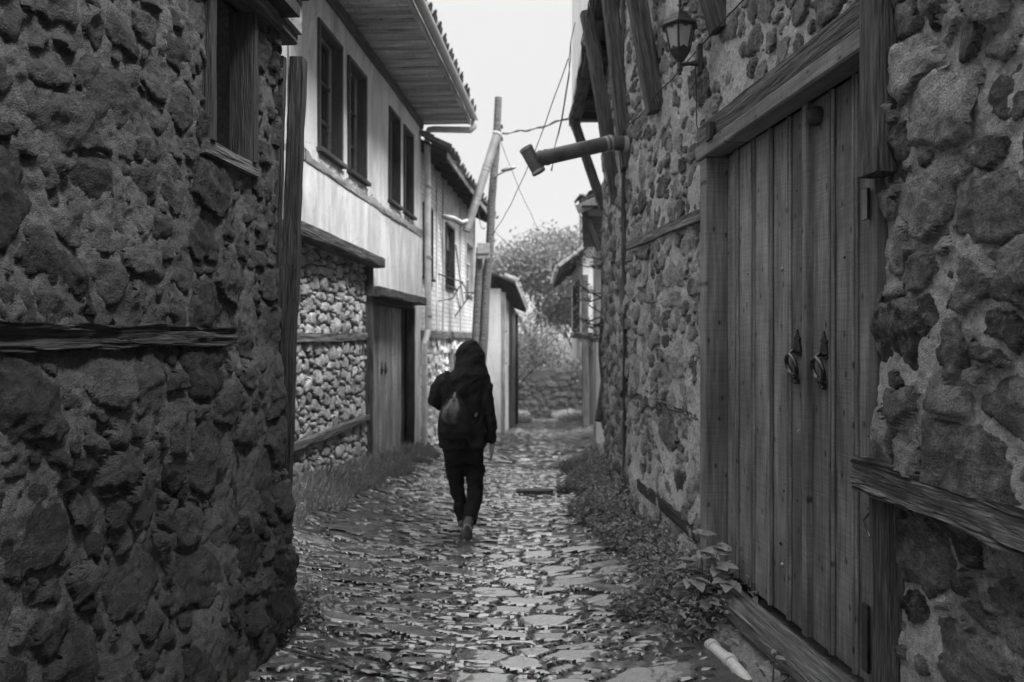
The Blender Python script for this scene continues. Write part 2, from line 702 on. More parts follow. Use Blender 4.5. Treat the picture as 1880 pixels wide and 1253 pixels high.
def mat_brick_white():
    t = NT('whitewashed_brick')
    # wall runs along Y, up is Z
    sp = t.n('ShaderNodeSeparateXYZ')
    t.l(t.tc.outputs['Object'], sp.inputs[0])
    cb = t.n('ShaderNodeCombineXYZ')
    t.l(sp.outputs[1], cb.inputs[0])
    t.l(sp.outputs[2], cb.inputs[1])
    br = t.n('ShaderNodeTexBrick')
    br.inputs['Scale'].default_value = 1.0
    br.inputs['Brick Width'].default_value = 0.27
    br.inputs['Row Height'].default_value = 0.09
    br.inputs['Mortar Size'].default_value = 0.012
    br.inputs['Mortar Smooth'].default_value = 0.4
    br.inputs['Color1'].default_value = (0.72, 0.72, 0.72, 1)
    br.inputs['Color2'].default_value = (0.58, 0.58, 0.58, 1)
    br.inputs['Mortar'].default_value = (0.40, 0.40, 0.40, 1)
    t.l(cb.outputs[0], br.inputs['Vector'])
    n = t.noise(t.coords(), 3, 6)
    bw = t.n('ShaderNodeRGBToBW')
    t.l(br.outputs['Color'], bw.inputs[0])
    c = t.op('MULTIPLY', bw.outputs[0], t.rng(n, 0.7, 1.15, 0.3, 0.7))
    t.bump(br.outputs['Fac'], -0.6, 0.02)
    return t.fin(c, 0.9, 0.2)


M['brick_white'] = mat_brick_white()


# ------------------------------------------------------------------ wall frames and ground profile
class WF:
    """wall line X = a + b*Y; d is measured out of the wall towards the street"""

    def __init__(self, a, b, side):
        self.a, self.b = a, b
        n = Vector((side, -side * b, 0)).normalized()
        self.n = n
        self.t = Vector((b, 1, 0)).normalized()

    def __call__(self, s, h, d):
        return np.stack([self.a + self.b * s + d * self.n.x, s + d * self.n.y, h + 0 * s], -1)

    def p(self, s, h, d=0.0):
        return Vector((self.a + self.b * s + d * self.n.x, s + d * self.n.y, h))


L0 = WF(-1.676, 0.09, 1)      # near left stone house
LA = WF(-2.66, 0.08, 1)       # row of houses further down on the left
R1 = WF(1.675, -0.09, -1)     # right stone house with the door
R2 = WF(0.478, 0.077, -1)     # the same house beyond its bend


def gy(y):
    y = np.asarray(y, float)
    t = (y - 7.0)
    down = np.where(t > 40, 40, np.where(t > 0, t, 0))
    down = np.where(np.abs(t) < 1.0, (t + 1) ** 2 / 4, down)
    g = -0.04 - 0.07 * np.minimum(down, 33 + 0.0 * down)
    g = g + np.where(y > 44, (y - 44) * 0.02, 0)
    return g


def xc(y):
    return 0.01 + 0.039 * (np.asarray(y, float) - 3.1)


def ground(x, y):
    d = np.abs(np.asarray(x, float) - xc(y))
    d = np.minimum(d, 3.0)
    return gy(y) + 0.03 * d + 0.045 * d * d


def gz(x, y):
    return float(ground(x, y))


# ------------------------------------------------------------------ rubble generator
def layout(r, s0, s1, h0, h1, classes, holes=(), k=0.86):
    C = np.zeros((0, 5))
    for cl in classes:
        tries, a0, a1, q0, q1, rot = cl[:6]
        acc = cl[6] if len(cl) > 6 else None
        for _ in range(tries):
            x = r.uniform(s0, s1)
            y = r.uniform(h0, h1)
            if acc is not None and r.random() > acc(x, y):
                continue
            a = r.uniform(a0, a1)
            b = a / r.uniform(q0, q1)
            if any(e[0] - a * 0.55 < x < e[1] + a * 0.55 and e[2] - b * 0.5 < y < e[3] + b * 0.5 for e in holes):
                continue
            if len(C):
                q = ((C[:, 0] - x) / (C[:, 2] + a)) ** 2 + ((C[:, 1] - y) / (C[:, 3] + b)) ** 2
                if q.min() < k * k:
                    continue
            C = np.vstack([C, [x, y, a, b, r.normal(0, rot)]])
    return C


def rubble(parent, F, box, res, C, base, P, mats, seed, holes=(), nparts=300, sname='stone', pname='mortar',
           emit=None, mtone=None, margin=0.0, collect=None):
    r = np.random.default_rng(seed)
    s0, s1, h0, h1 = box
    S1d = np.arange(s0 - margin, s1 + margin + res * 0.5, res)
    H1d = np.arange(h0 - margin, h1 + margin + res * 0.5, res)
    S, H = np.meshgrid(S1d, H1d)
    nh, ns = S.shape
    wp = P['warp']
    fw = P.get('fwarp', 0.28)
    Sw = S + wp * fbm(S * 7, H * 7, seed + 1, 3) + fw * wp * fbm(S * 26, H * 26, seed + 2, 3, 0.6)
    Hw = H + wp * fbm(S * 7 + 50, H * 7, seed + 3, 3) + fw * wp * fbm(S * 26 + 9, H * 26, seed + 4, 3, 0.6)
    E1 = np.full(S.shape, -9.0)
    E2 = np.full(S.shape, -9.0)
    ID = np.full(S.shape, -1)
    U = np.zeros(S.shape)
    V = np.zeros(S.shape)
    nside = r.choice([4, 4, 5, 5, 6], max(1, len(C)))
    pang = (np.arange(8)[None, :] + r.uniform(-0.28, 0.28, (len(nside), 8))) * 2 * math.pi / nside[:, None] + r.uniform(0, 6.28, (len(nside), 1))
    blk = (nside == 4)[:, None]
    pang = np.where(blk, (np.arange(8)[None, :] + r.uniform(-0.08, 0.08, (len(nside), 8))) * math.pi / 2, pang)
    pc, ps_, pr = np.cos(pang), np.sin(pang), r.uniform(0.92, 1.22, pang.shape)
    for i, (cx, cy, a, b, th) in enumerate(C):
        ext = 1.9 * max(a, b) + wp
        i0 = max(0, int((cx - ext - S1d[0]) / res))
        i1 = min(ns, int((cx + ext - S1d[0]) / res) + 2)
        j0 = max(0, int((cy - ext - H1d[0]) / res))
        j1 = min(nh, int((cy + ext - H1d[0]) / res) + 2)
        if i1 <= i0 or j1 <= j0:
            continue
        sl = (slice(j0, j1), slice(i0, i1))
        dx = Sw[sl] - cx
        dy = Hw[sl] - cy
        c, s = math.cos(th), math.sin(th)
        u = (dx * c + dy * s)
        v = (-dx * s + dy * c)
        un, vn = u / a, v / b
        d = np.zeros(u.shape)
        kk = nside[i]
        for q in range(kk):
            d = np.maximum(d, (un * pc[i, q] + vn * ps_[i, q]) * pr[i, q])
        d = 0.92 * d + 0.08 * np.sqrt(un * un + vn * vn)
        e = (1 - d) * min(a, b)
        b1 = E1[sl]
        b2 = E2[sl]
        up = e > b1
        E2[sl] = np.where(up, b1, np.maximum(b2, e))
        E1[sl] = np.where(up, e, b1)
        ID[sl] = np.where(up, i, ID[sl])
        U[sl] = np.where(up, u, U[sl])
        V[sl] = np.where(up, v, V[sl])
    edge = np.minimum(E1 + P['slack'], (E1 - E2) * 0.5)
    n = max(1, len(C))
    lift = r.uniform(P['lift'][0], P['lift'][1], n)
    tl = P['tilt'](C) if callable(P['tilt']) else P['tilt']
    tx = r.normal(0, 1, n) * tl
    ty = r.normal(0, 1, n) * tl
    if 'liftf' in P:
        lift = lift + P['liftf'](C, r)
    tone = r.random(n)
    wetv = np.clip(P['wetf'](C) + r.normal(0, 0.12, n), 0, 1) if 'wetf' in P else None
    I = np.maximum(ID, 0)
    Bs = base(S, H)
    t = np.clip((edge - P['joint']) / P['bev'], -1, 1)
    prof = np.sin(t * math.pi / 2) - 1
    fr = fbm(S * 14, H * 14, seed + 11, 3, 0.6) - 0.5 * np.abs(vnoise(S * 24 + I, H * 24, seed + 14))
    st = fbm(U * 8 + I * 7.7, V * 20 + I * 3.3, seed + 12, 2, 0.5)
    rid = 0 * S
    fa = P.get('facet', 0.0)
    if fa > 0:
        fz = np.full(S.shape, 9.0)
        for kf in range(5):
            ang = r.uniform(0, 2 * math.pi, n)
            gr = r.uniform(0.1, 0.9, n) * fa
            off = r.uniform(0.0, 0.5, n) * fa * np.minimum(C[:, 2], C[:, 3]) if len(C) else np.zeros(n)
            fz = np.minimum(fz, off[I] - gr[I] * (np.cos(ang)[I] * U + np.sin(ang)[I] * V))
        rid = fz
    Ds = Bs + lift[I] + prof * P['depth'] + tx[I] * U + ty[I] * V + P['noise'] * fr + rid + P['strata'] * st
    mo = P['mort']
    Dm = Bs + mo[0] + mo[1] * fbm(S * 3.1, H * 3.1, seed + 21, 3) + mo[2] * fbm(S * 22, H * 22, seed + 22, 4, 0.6)
    if len(mo) > 3:   # smears of mortar over the stones
        Dm = Dm + mo[3] * sstep(0.05, 0.4, fbm(S * 2.3 + 7, H * 2.3, seed + 23, 3))
    if 'mextra' in P:
        Dm = Dm + P['mextra'](S, H)
    # mortar sheet
    def quads(mask):
        m = mask[:-1, :-1] & mask[1:, :-1] & mask[:-1, 1:] & mask[1:, 1:]
        jj, ii = np.nonzero(m)
        k = jj * ns + ii
        return np.stack([k, k + 1, k + 1 + ns, k + ns], -1), jj, ii
    inside = (S >= s0 - 1e-6) & (S <= s1 + 1e-6) & (H >= h0 - 1e-6) & (H <= h1 + 1e-6)
    hole = np.zeros(S.shape, bool)
    for e in holes:
        hole |= (S > e[0]) & (S < e[1]) & (H > e[2]) & (H < e[3])
    Pm = F(S, H, Dm).reshape(-1, 3)
    Q, jj, ii = quads(inside & ~hole)
    used, inv = np.unique(Q, return_inverse=True)
    mv, mf = Pm[used], inv.reshape(-1, 4)
    test = Pm[Q[len(Q) // 2]]
    nn = np.cross(test[1] - test[0], test[3] - test[0])
    want = F(np.array([1.0]), np.array([1.0]), np.array([1.0]))[0] - F(np.array([1.0]), np.array([1.0]), np.array([0.0]))[0]
    flip = np.dot(nn, want) < 0
    if flip:
        mf = mf[:, ::-1]
    mtv = mtone(S, H).ravel()[used] if mtone is not None else None
    if collect is not None:
        collect.append((mv, mf, mtv))
    else:
        link(pname, np_mesh(pname, mv, mf, True, mtv), mats[1], parent)
    # stones
    Ps = F(S, H, Ds).reshape(-1, 3)
    ok = (t > -0.99) & ~hole & (ID >= 0)
    for e in P.get('cut', ()):
        ok &= ~((S > e[0]) & (S < e[1]) & (H > e[2]) & (H < e[3]))
    jj = np.arange(nh - 1)[:, None]
    m = ok[:-1, :-1] & ok[1:, :-1] & ok[:-1, 1:] & ok[1:, 1:]
    m &= (ID[:-1, :-1] == ID[1:, :-1]) & (ID[:-1, :-1] == ID[:-1, 1:]) & (ID[:-1, :-1] == ID[1:, 1:])
    jj, ii = np.nonzero(m)
    k = jj * ns + ii
    Q = np.stack([k, k + 1, k + 1 + ns, k + ns], -1)
    if flip:
        Q = Q[:, ::-1]
    qid = ID[jj, ii]
    # drop quads wholly buried in the mortar
    vis = (Ds > Dm - 0.012).ravel()[Q].any(1)
    Q, qid = Q[vis], qid[vis]
    order = np.argsort(qid, kind='stable')
    Q, qid = Q[order], qid[order]
    ids, start = np.unique(qid, return_index=True)
    ends = np.append(start[1:], len(qid))
    ctr = F(C[:, 0], C[:, 1], base(C[:, 0], C[:, 1]))
    dist2 = ((ctr - np.array([0, 0, EYE])) ** 2).sum(1)
    score = []
    for q, i in enumerate(ids):
        if emit is not None and not emit(C[i, 0], C[i, 1]):
            continue
        if ends[q] - start[q] < 4:
            continue
        score.append((C[i, 2] * C[i, 3] / dist2[i], q))
    score.sort(reverse=True)
    rest = []
    for rank, (sc, q) in enumerate(score):
        Qi = Q[start[q]:ends[q]]
        if rank < nparts:
            used, inv = np.unique(Qi, return_inverse=True)
            me = np_mesh(sname, Ps[used], inv.reshape(-1, 4), True, np.full(len(used), tone[ids[q]]))
            if wetv is not None:
                me.attributes.new('wet', 'FLOAT', 'POINT').data.foreach_set('value', np.full(len(used), wetv[ids[q]], np.float32))
            link(sname, me, mats[0], parent)
        else:
            rest.append(Qi)
    if rest:
        Qi = np.vstack(rest)
        used, inv = np.unique(Qi, return_inverse=True)
        me = np_mesh(sname + 's', Ps[used], inv.reshape(-1, 4), True, tone[I.ravel()[used]])
        if wetv is not None:
            me.attributes.new('wet', 'FLOAT', 'POINT').data.foreach_set('value', np.ascontiguousarray(wetv[I.ravel()[used]], np.float32))
        o = link('small_' + sname + 's', me, mats[0], parent)
        o['kind'] = 'stuff'
    return


# ------------------------------------------------------------------ ground and street
def build_ground():
    xs = np.concatenate([np.linspace(-90, -6, 30), np.linspace(-5, 5, 41), np.linspace(6, 90, 30)])
    ys = np.concatenate([np.linspace(-40, -6, 10), np.linspace(-5, 60, 131), np.linspace(64, 158, 20)])
    X, Y = np.meshgrid(xs, ys)
    Z = ground(np.clip(X, -3, 4), Y) - 0.10 - 0.05 * ((Y > 2.6) & (Y < 36.5) & (np.abs(X - xc(Y)) < 2.6))
    Z = np.where(Y > 44, ground(np.clip(X, -3, 4), np.minimum(Y, 44)) - 0.1 + (Y - 44) * 0.03, Z)
    n = len(xs)
    j, i = np.meshgrid(np.arange(len(ys) - 1), np.arange(n - 1), indexing='ij')
    k = (j * n + i).ravel()
    F = np.stack([k, k + 1, k + 1 + n, k + n], -1)
    me = np_mesh('ground', np.stack([X, Y, Z], -1).reshape(-1, 3), F, True, np.zeros(X.size))
    o = link('ground', me, M['mud'])
    tag(o, 'dark bare earth ground running beneath and beyond the lane', 'ground', kind='structure')


build_ground()


class SF:
    def __call__(self, s, h, d):
        return np.stack([s + 0 * h, h + 0 * s, d], -1)


def build_street():
    r = np.random.default_rng(21)
    F = SF()

    def lane(x, y):      # distance from the channel, positive to the right
        return x - xc(y)

    def acc_centre(x, y):
        return 1.0 if abs(lane(x, y)) < 0.30 else 0.0

    def acc_side(x, y):
        d = lane(x, y)
        if d > 0.75:
            return 0.35
        if d < -1.3 and y < 5.0:
            return 0.45
        return 1.0

    def acc_wide(x, y):
        d = lane(x, y)
        return 1.0 if -1.9 < d < 1.2 else 0.1

    near = [(700, 0.10, 0.18, 1.4, 2.2, 0.15, acc_centre), (110, 0.16, 0.25, 2.0, 3.2, 0.2, acc_side),
            (900, 0.09, 0.15, 2.4, 4.6, 0.16, acc_side), (5000, 0.055, 0.10, 2.2, 4.6, 0.2, acc_side), (6000, 0.035, 0.055, 2.0, 4.0, 0.25, acc_side),
            (3000, 0.02, 0.04, 1.5, 3.0, 0.5, acc_side)]
    C1 = layout(r, -2.6, 2.0, 2.9, 7.2, near, k=0.84)
    mid = [(900, 0.10, 0.18, 1.4, 2.2, 0.15, acc_centre), (4000, 0.08, 0.16, 1.8, 3.4, 0.2, acc_wide),
           (6000, 0.05, 0.09, 1.6, 3.2, 0.3, acc_wide)]
    C2 = layout(r, -2.6, 2.2, 7.2, 12.4, mid, k=0.84)
    far = [(6000, 0.13, 0.24, 1.3, 2.6, 0.2, acc_wide), (5000, 0.08, 0.12, 1.3, 2.4, 0.3, acc_wide)]
    C3 = layout(r, -2.0, 3.4, 12.4, 36.5, far, k=0.86)
    st = None
    coll = []

    def base(S, H):
        return ground(S, H)

    def chan(S, H):
        d = np.abs(lane(S, H))
        return -0.012 * np.exp(-(d / 0.06) ** 2) + 0.020 * sstep(0.55, 1.1, lane(S, H)) + 0.004 * sstep(0.9, 1.5, -lane(S, H)) * (H < 9)

    def wet(S, H):
        d = lane(S, H)
        a = np.exp(-(d / 0.32) ** 2) * 0.75 + 0.42
        a = a - 0.35 * sstep(0.55, 1.0, d) - 0.25 * sstep(0.9, 1.5, -d)
        return np.clip(a, 0, 1)
    P1 = dict(warp=0.016, fwarp=0.05, slack=0.028, joint=0.003, bev=0.008, depth=0.013, lift=(0.004, 0.019), noise=0.0016,
              tilt=lambda C: 0.018 + 0.045 * sstep(0.2, 0.7, np.abs(C[:, 0] - xc(C[:, 1]))), strata=0.0005, mort=(-0.006, 0.009, 0.005), mextra=chan,
              wetf=lambda C: np.where(C[:, 1] > 8, 0.35, 0.0) + np.exp(-((C[:, 0] - xc(C[:, 1]) + 0.10) / 0.45) ** 2))
    P2 = dict(P1, slack=0.024, bev=0.016, joint=0.004, warp=0.013)
    P3 = dict(P1, slack=0.03, bev=0.04, joint=0.006, warp=0.02, noise=0.006, strata=0.0, lift=(0.012, 0.036), tilt=0.03)
    root_me = bpy.data.meshes.new('street')
    st = link('street', root_me)
    tag(st, 'wet cobbled lane sloping down between the old houses, with a stone channel along its middle', 'street', kind='structure')
    mats = (M['cobble'], M['mud'])
    CA = np.vstack([C1, C2])
    rubble(st, F, (-2.5, 1.9, 2.8, 6.2), 0.0095, CA[CA[:, 1] < 6.8], base, P1, mats, 31, nparts=230, sname='cobblestone', margin=0.2,
           emit=lambda x, y: y <= 6.2, mtone=wet, collect=coll)
    rubble(st, F, (-2.5, 2.1, 6.2, 12.4), 0.019, CA[CA[:, 1] > 5.6], base, P2, mats, 32, nparts=70, sname='cobblestone', margin=0.2,
           emit=lambda x, y: y > 6.2, mtone=wet, collect=coll)
    rubble(st, F, (-1.9, 3.3, 12.4, 36.5), 0.05, C3, base, P3, mats, 33, nparts=0, sname='cobblestone', margin=0.0,
           mtone=wet, collect=coll)
    V, Fc, T = [], [], []
    b = 0
    for v, f, t in coll:
        V.append(v)
        Fc.append(f + b)
        T.append(t)
        b += len(v)
    me = np_mesh('street', np.vstack(V), np.vstack(Fc), True, np.concatenate(T))
    me.materials.append(M['mud'])
    st.data = me


build_street()


def flat_wall(name, parent, F, s0, s1, h0, h1, holes, mat, d=0.0, reveal=0.15, seg=0.5, wave=0.0, seed=0):
    """wall face with rectangular openings and their reveals"""
    ss = sorted(set([s0, s1] + [e for h in holes for e in h[:2]] + list(np.arange(s0, s1, seg))))
    hs = sorted(set([h0, h1] + [e for h in holes for e in h[2:4]] + list(np.arange(h0, h1, seg))))
    ss = [x for x in ss if s0 - 1e-9 <= x <= s1 + 1e-9]
    hs = [x for x in hs if h0 - 1e-9 <= x <= h1 + 1e-9]
    V, Q = [], []
    idx = {}

    def vid(s, h, dd):
        key = (round(s, 4), round(h, 4), round(dd, 4))
        if key not in idx:
            w = wave * float(fbm(np.array(s * 0.8), np.array(h * 0.8), seed, 2)) if wave else 0
            idx[key] = len(V)
            V.append(tuple(F.p(s, h, dd + w)))
        return idx[key]
    for a, b in zip(ss[:-1], ss[1:]):
        for c, e in zip(hs[:-1], hs[1:]):
            mx, my = (a + b) / 2, (c + e) / 2
            if any(h[0] < mx < h[1] and h[2] < my < h[3] for h in holes):
                continue
            Q.append((vid(a, c, d), vid(b, c, d), vid(b, e, d), vid(a, e, d)))
    for h in holes:
        a, b, c, e = h[:4]
        for (p, q) in (((a, c), (a, e)), ((b, e), (b, c)), ((a, e), (b, e)), ((b, c), (a, c))):
            Q.append((vid(p[0], p[1], d), vid(q[0], q[1], d), vid(q[0], q[1], d - reveal), vid(p[0], p[1], d - reveal)))
    me = bpy.data.meshes.new(name)
    me.from_pydata(V, [], Q)
    bm = bmesh.new()
    bm.from_mesh(me)
    bmesh.ops.recalc_face_normals(bm, faces=bm.faces)
    bm.to_mesh(me)
    bm.free()
    return link(name, me, mat, parent)


def slab(name, parent, F, s0, s1, h0, h1, d0, d1, mat):
    """solid block in a wall frame"""
    P = [F.p(s, h, d) for s in (s0, s1) for h in (h0, h1) for d in (d0, d1)]
    Q = [(0, 1, 3, 2), (4, 6, 7, 5), (0, 4, 5, 1), (2, 3, 7, 6), (0, 2, 6, 4), (1, 5, 7, 3)]
    me = bpy.data.meshes.new(name)
    me.from_pydata([tuple(p) for p in P], [], Q)
    bm = bmesh.new()
    bm.from_mesh(me)
    bmesh.ops.recalc_face_normals(bm, faces=bm.faces)
    bm.to_mesh(me)
    bm.free()
    return link(name, me, mat, parent)


# ------------------------------------------------------------------ near left stone house
def build_left_house():
    H = root('stone_house', L0.p(3.2, 0.05), 'dark rubble stone house with small shuttered window and leaning corner post', 'house', 'old houses along the lane')
    r = np.random.default_rng(5)
    win = (3.54, 4.03, 2.53, 3.28)
    holes = [(win[0] - 0.0, win[1] + 0.0, win[2] - 0.05, win[3] + 0.05), (1.2, 3.78, 1.60, 1.71)]
    cl = [(160, 0.14, 0.22, 1.0, 2.0, 0.25), (700, 0.09, 0.14, 0.8, 1.9, 0.3), (1500, 0.05, 0.085, 0.7, 1.8, 0.4),
          (1500, 0.025, 0.045, 0.6, 1.8, 0.5)]
    C = layout(r, 1.2, 4.47, -0.1, 3.5, cl, holes, k=0.87)

    def base(S, Hh):
        b = 0.05 * fbm(S * 0.9, Hh * 0.9, 77, 2) + 0.10 * sstep(1.0, 0.0, Hh) + 0.02 * sstep(1.62, 1.5, Hh)
        return b - 0.35 * sstep(4.36, 4.50, S) ** 2
    P = dict(warp=0.030, slack=0.065, joint=0.010, bev=0.007, depth=0.018, lift=(0.0, 0.020), tilt=0.07, noise=0.016, facet=0.32,
             strata=0.010, mort=(-0.008, 0.022, 0.014, 0.016), cut=[(1.0, 3.76, 1.625, 1.685)], liftf=lambda C, r: np.where(C[:, 1] < 1.55, r.uniform(-0.005, 0.03, len(C)), 0))
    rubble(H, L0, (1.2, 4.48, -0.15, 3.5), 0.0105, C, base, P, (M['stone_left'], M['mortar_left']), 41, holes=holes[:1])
    # masonry core behind the face and the house behind the photographer's back
    slab('wall_core', H, L0, -3.0, 3.50, -0.4, 5.2, -0.9, -0.16, M['mortar_left'])
    slab('wall_core', H, L0, 3.502, 4.12, -0.4, 2.45, -0.9, -0.16, M['mortar_left'])
    slab('wall_core', H, L0, 3.502, 4.12, 3.36, 5.2, -0.9, -0.162, M['mortar_left'])
    slab('wall_core', H, L0, 4.122, 4.40, -0.4, 5.2, -0.9, -0.164, M['mortar_left'])
    slab('wall', H, L0, -3.0, 1.202, -0.3, 3.4, -0.15, 0.01, M['render'])
    # weathered timber course
    beam('timber_course', H, L0.p(0.6, 1.655, -0.012), L0.p(3.77, 1.655, -0.015), 0.10, 0.075, M['wood_old_dark'], 0.022, seed=3, step=0.018, fiber=44)
    # window
    W = group_part('window', L0.p(3.78, 2.5, 0), H)
    beam('lintel', W, L0.p(3.44, 3.315, 0.015), L0.p(4.16, 3.315, 0.015), 0.14, 0.075, M['wood_old'], 0.008, seed=8, step=0.04)
    beam('sill', W, L0.p(3.50, 2.50, -0.05), L0.p(4.07, 2.50, -0.05), 0.14, 0.07, M['wood_old'], 0.01, seed=9, step=0.04)
    beam('jamb', W, L0.p(3.555, 2.53, -0.03), L0.p(3.555, 3.28, -0.03), 0.055, 0.12, M['wood_old_dark'], 0.004, up=L0.n, seed=10)
    beam('jamb', W, L0.p(4.015, 2.53, -0.04), L0.p(4.015, 3.28, -0.04), 0.05, 0.14, M['wood_old_dark'], 0.004, up=L0.n, seed=11)
    for k in range(5):
        board('shutter_board', W, L0.p(3.60 + 0.088 * k, 2.9, -0.23 + 0.005 * (k % 2)), (0, 0, 1), L0.t, 0.78, 0.083, 0.022, M['wood_dark'])
    # jettied timber storey above
    J = group_part('jetty', L0.p(3.0, 3.36, 0.1), H)
    j0, j1 = L0.p(-2.9, 3.4, 0.28), Vector((-1.215, 4.56, 3.40))
    jd = (j1 - j0).normalized()
    jn = Vector((jd.y, -jd.x, 0))
    Lj = (j1 - j0).length
    c = (j0 + j1) / 2
    board('bottom_beam', J, c + Vector((0, 0, -0.03)) - jn * 0.06, jd, (0, 0, 1), Lj, 0.10, 0.10, M['wood_old'], 0.008)
    for k in range(6):
        z = 3.46 + 0.165 * k
        board('cladding_board', J, c + Vector((0, 0, z - 3.40)) + jn * 0.004 * (k % 2), jd, (0, 0, 1), Lj, 0.162, 0.03, M['wood_mid'], 0.004)
    e = j1 - jd * 0.015
    for k in range(6):
        z = 3.46 + 0.165 * k
        board('cladding_board', J, Vector((e.x, e.y, z)) - jn * 0.40, jn, (0, 0, 1), 0.76, 0.162, 0.03, M['wood_mid'], 0.004)
    board('window_frame', J, j1 - jd * 0.30 + Vector((0, 0, 0.20)) + jn * 0.035, jd, (0, 0, 1), 0.60, 0.055, 0.05, M['wood_dark'], 0.006)
    board('window_frame', J, j1 - jd * 0.02 + Vector((0, 0, 0.55)) + jn * 0.035, (0, 0, 1), jd, 0.70, 0.05, 0.05, M['wood_dark'], 0.006)
    slab('upper_wall', H, L0, -2.95, 4.35, 4.43, 5.4, -0.9, 0.22, M['render'])
    slab('jetty_floor', H, L0, -2.95, 4.3, 3.372, 3.43, -0.5, 0.15, M['wood_dark'])
    # corner posts on the far corner
    a, b = Vector((-1.325, 4.56, 0.30)), Vector((-1.235, 4.60, 3.26))
    beam('corner_post', H, a, b, 0.085, 0.085, M['wood_old_dark'], 0.012, up=(0, -1, 0), seed=21, step=0.05, fiber=10)
    beam('corner_post', H, Vector((-1.385, 4.50, 0.32)), Vector((-1.315, 4.52, 3.24)), 0.055, 0.06, M['wood_old_dark'], 0.010, up=(0, -1, 0), seed=22, step=0.05)
    return H


build_left_house()


# ------------------------------------------------------------------ right stone house with the plank door
DY0, DY1, DH0, DH1 = 3.06, 4.84, 0.25, 2.745


def ring_geo(c, u, v, R0, r0, n=20, m=8, squash=1.0):
    V, F = [], []
    w = u.cross(v)
    for i in range(n):
        a = 2 * math.pi * i / n
        d = u * math.cos(a) + v * (math.sin(a) * squash)
        rr = r0 * (1.0 + 0.55 * max(0, -math.sin(a)) ** 2)
        for j in range(m):
            q = 2 * math.pi * j / m
            V.append(c + d * R0 + d.normalized() * (rr * math.cos(q)) + w * (rr * math.sin(q)))
    for i in range(n):
        for j in range(m):
            F.append((i * m + j, ((i + 1) % n) * m + j, ((i + 1) % n) * m + (j + 1) % m, i * m + (j + 1) % m))
    return V, F


def prism_geo(poly, o, u, v, w, t):
    """extruded outline: points (a, b) in the u, v plane, from depth 0 to t along w"""
    n = len(poly)
    V = [o + u * a + v * b for a, b in poly] + [o + u * a + v * b + w * t for a, b in poly]
    F = [tuple(range(n))[::-1], tuple(range(n, 2 * n))]
    F += [(i, (i + 1) % n, n + (i + 1) % n, n + i) for i in range(n)]
    return V, F


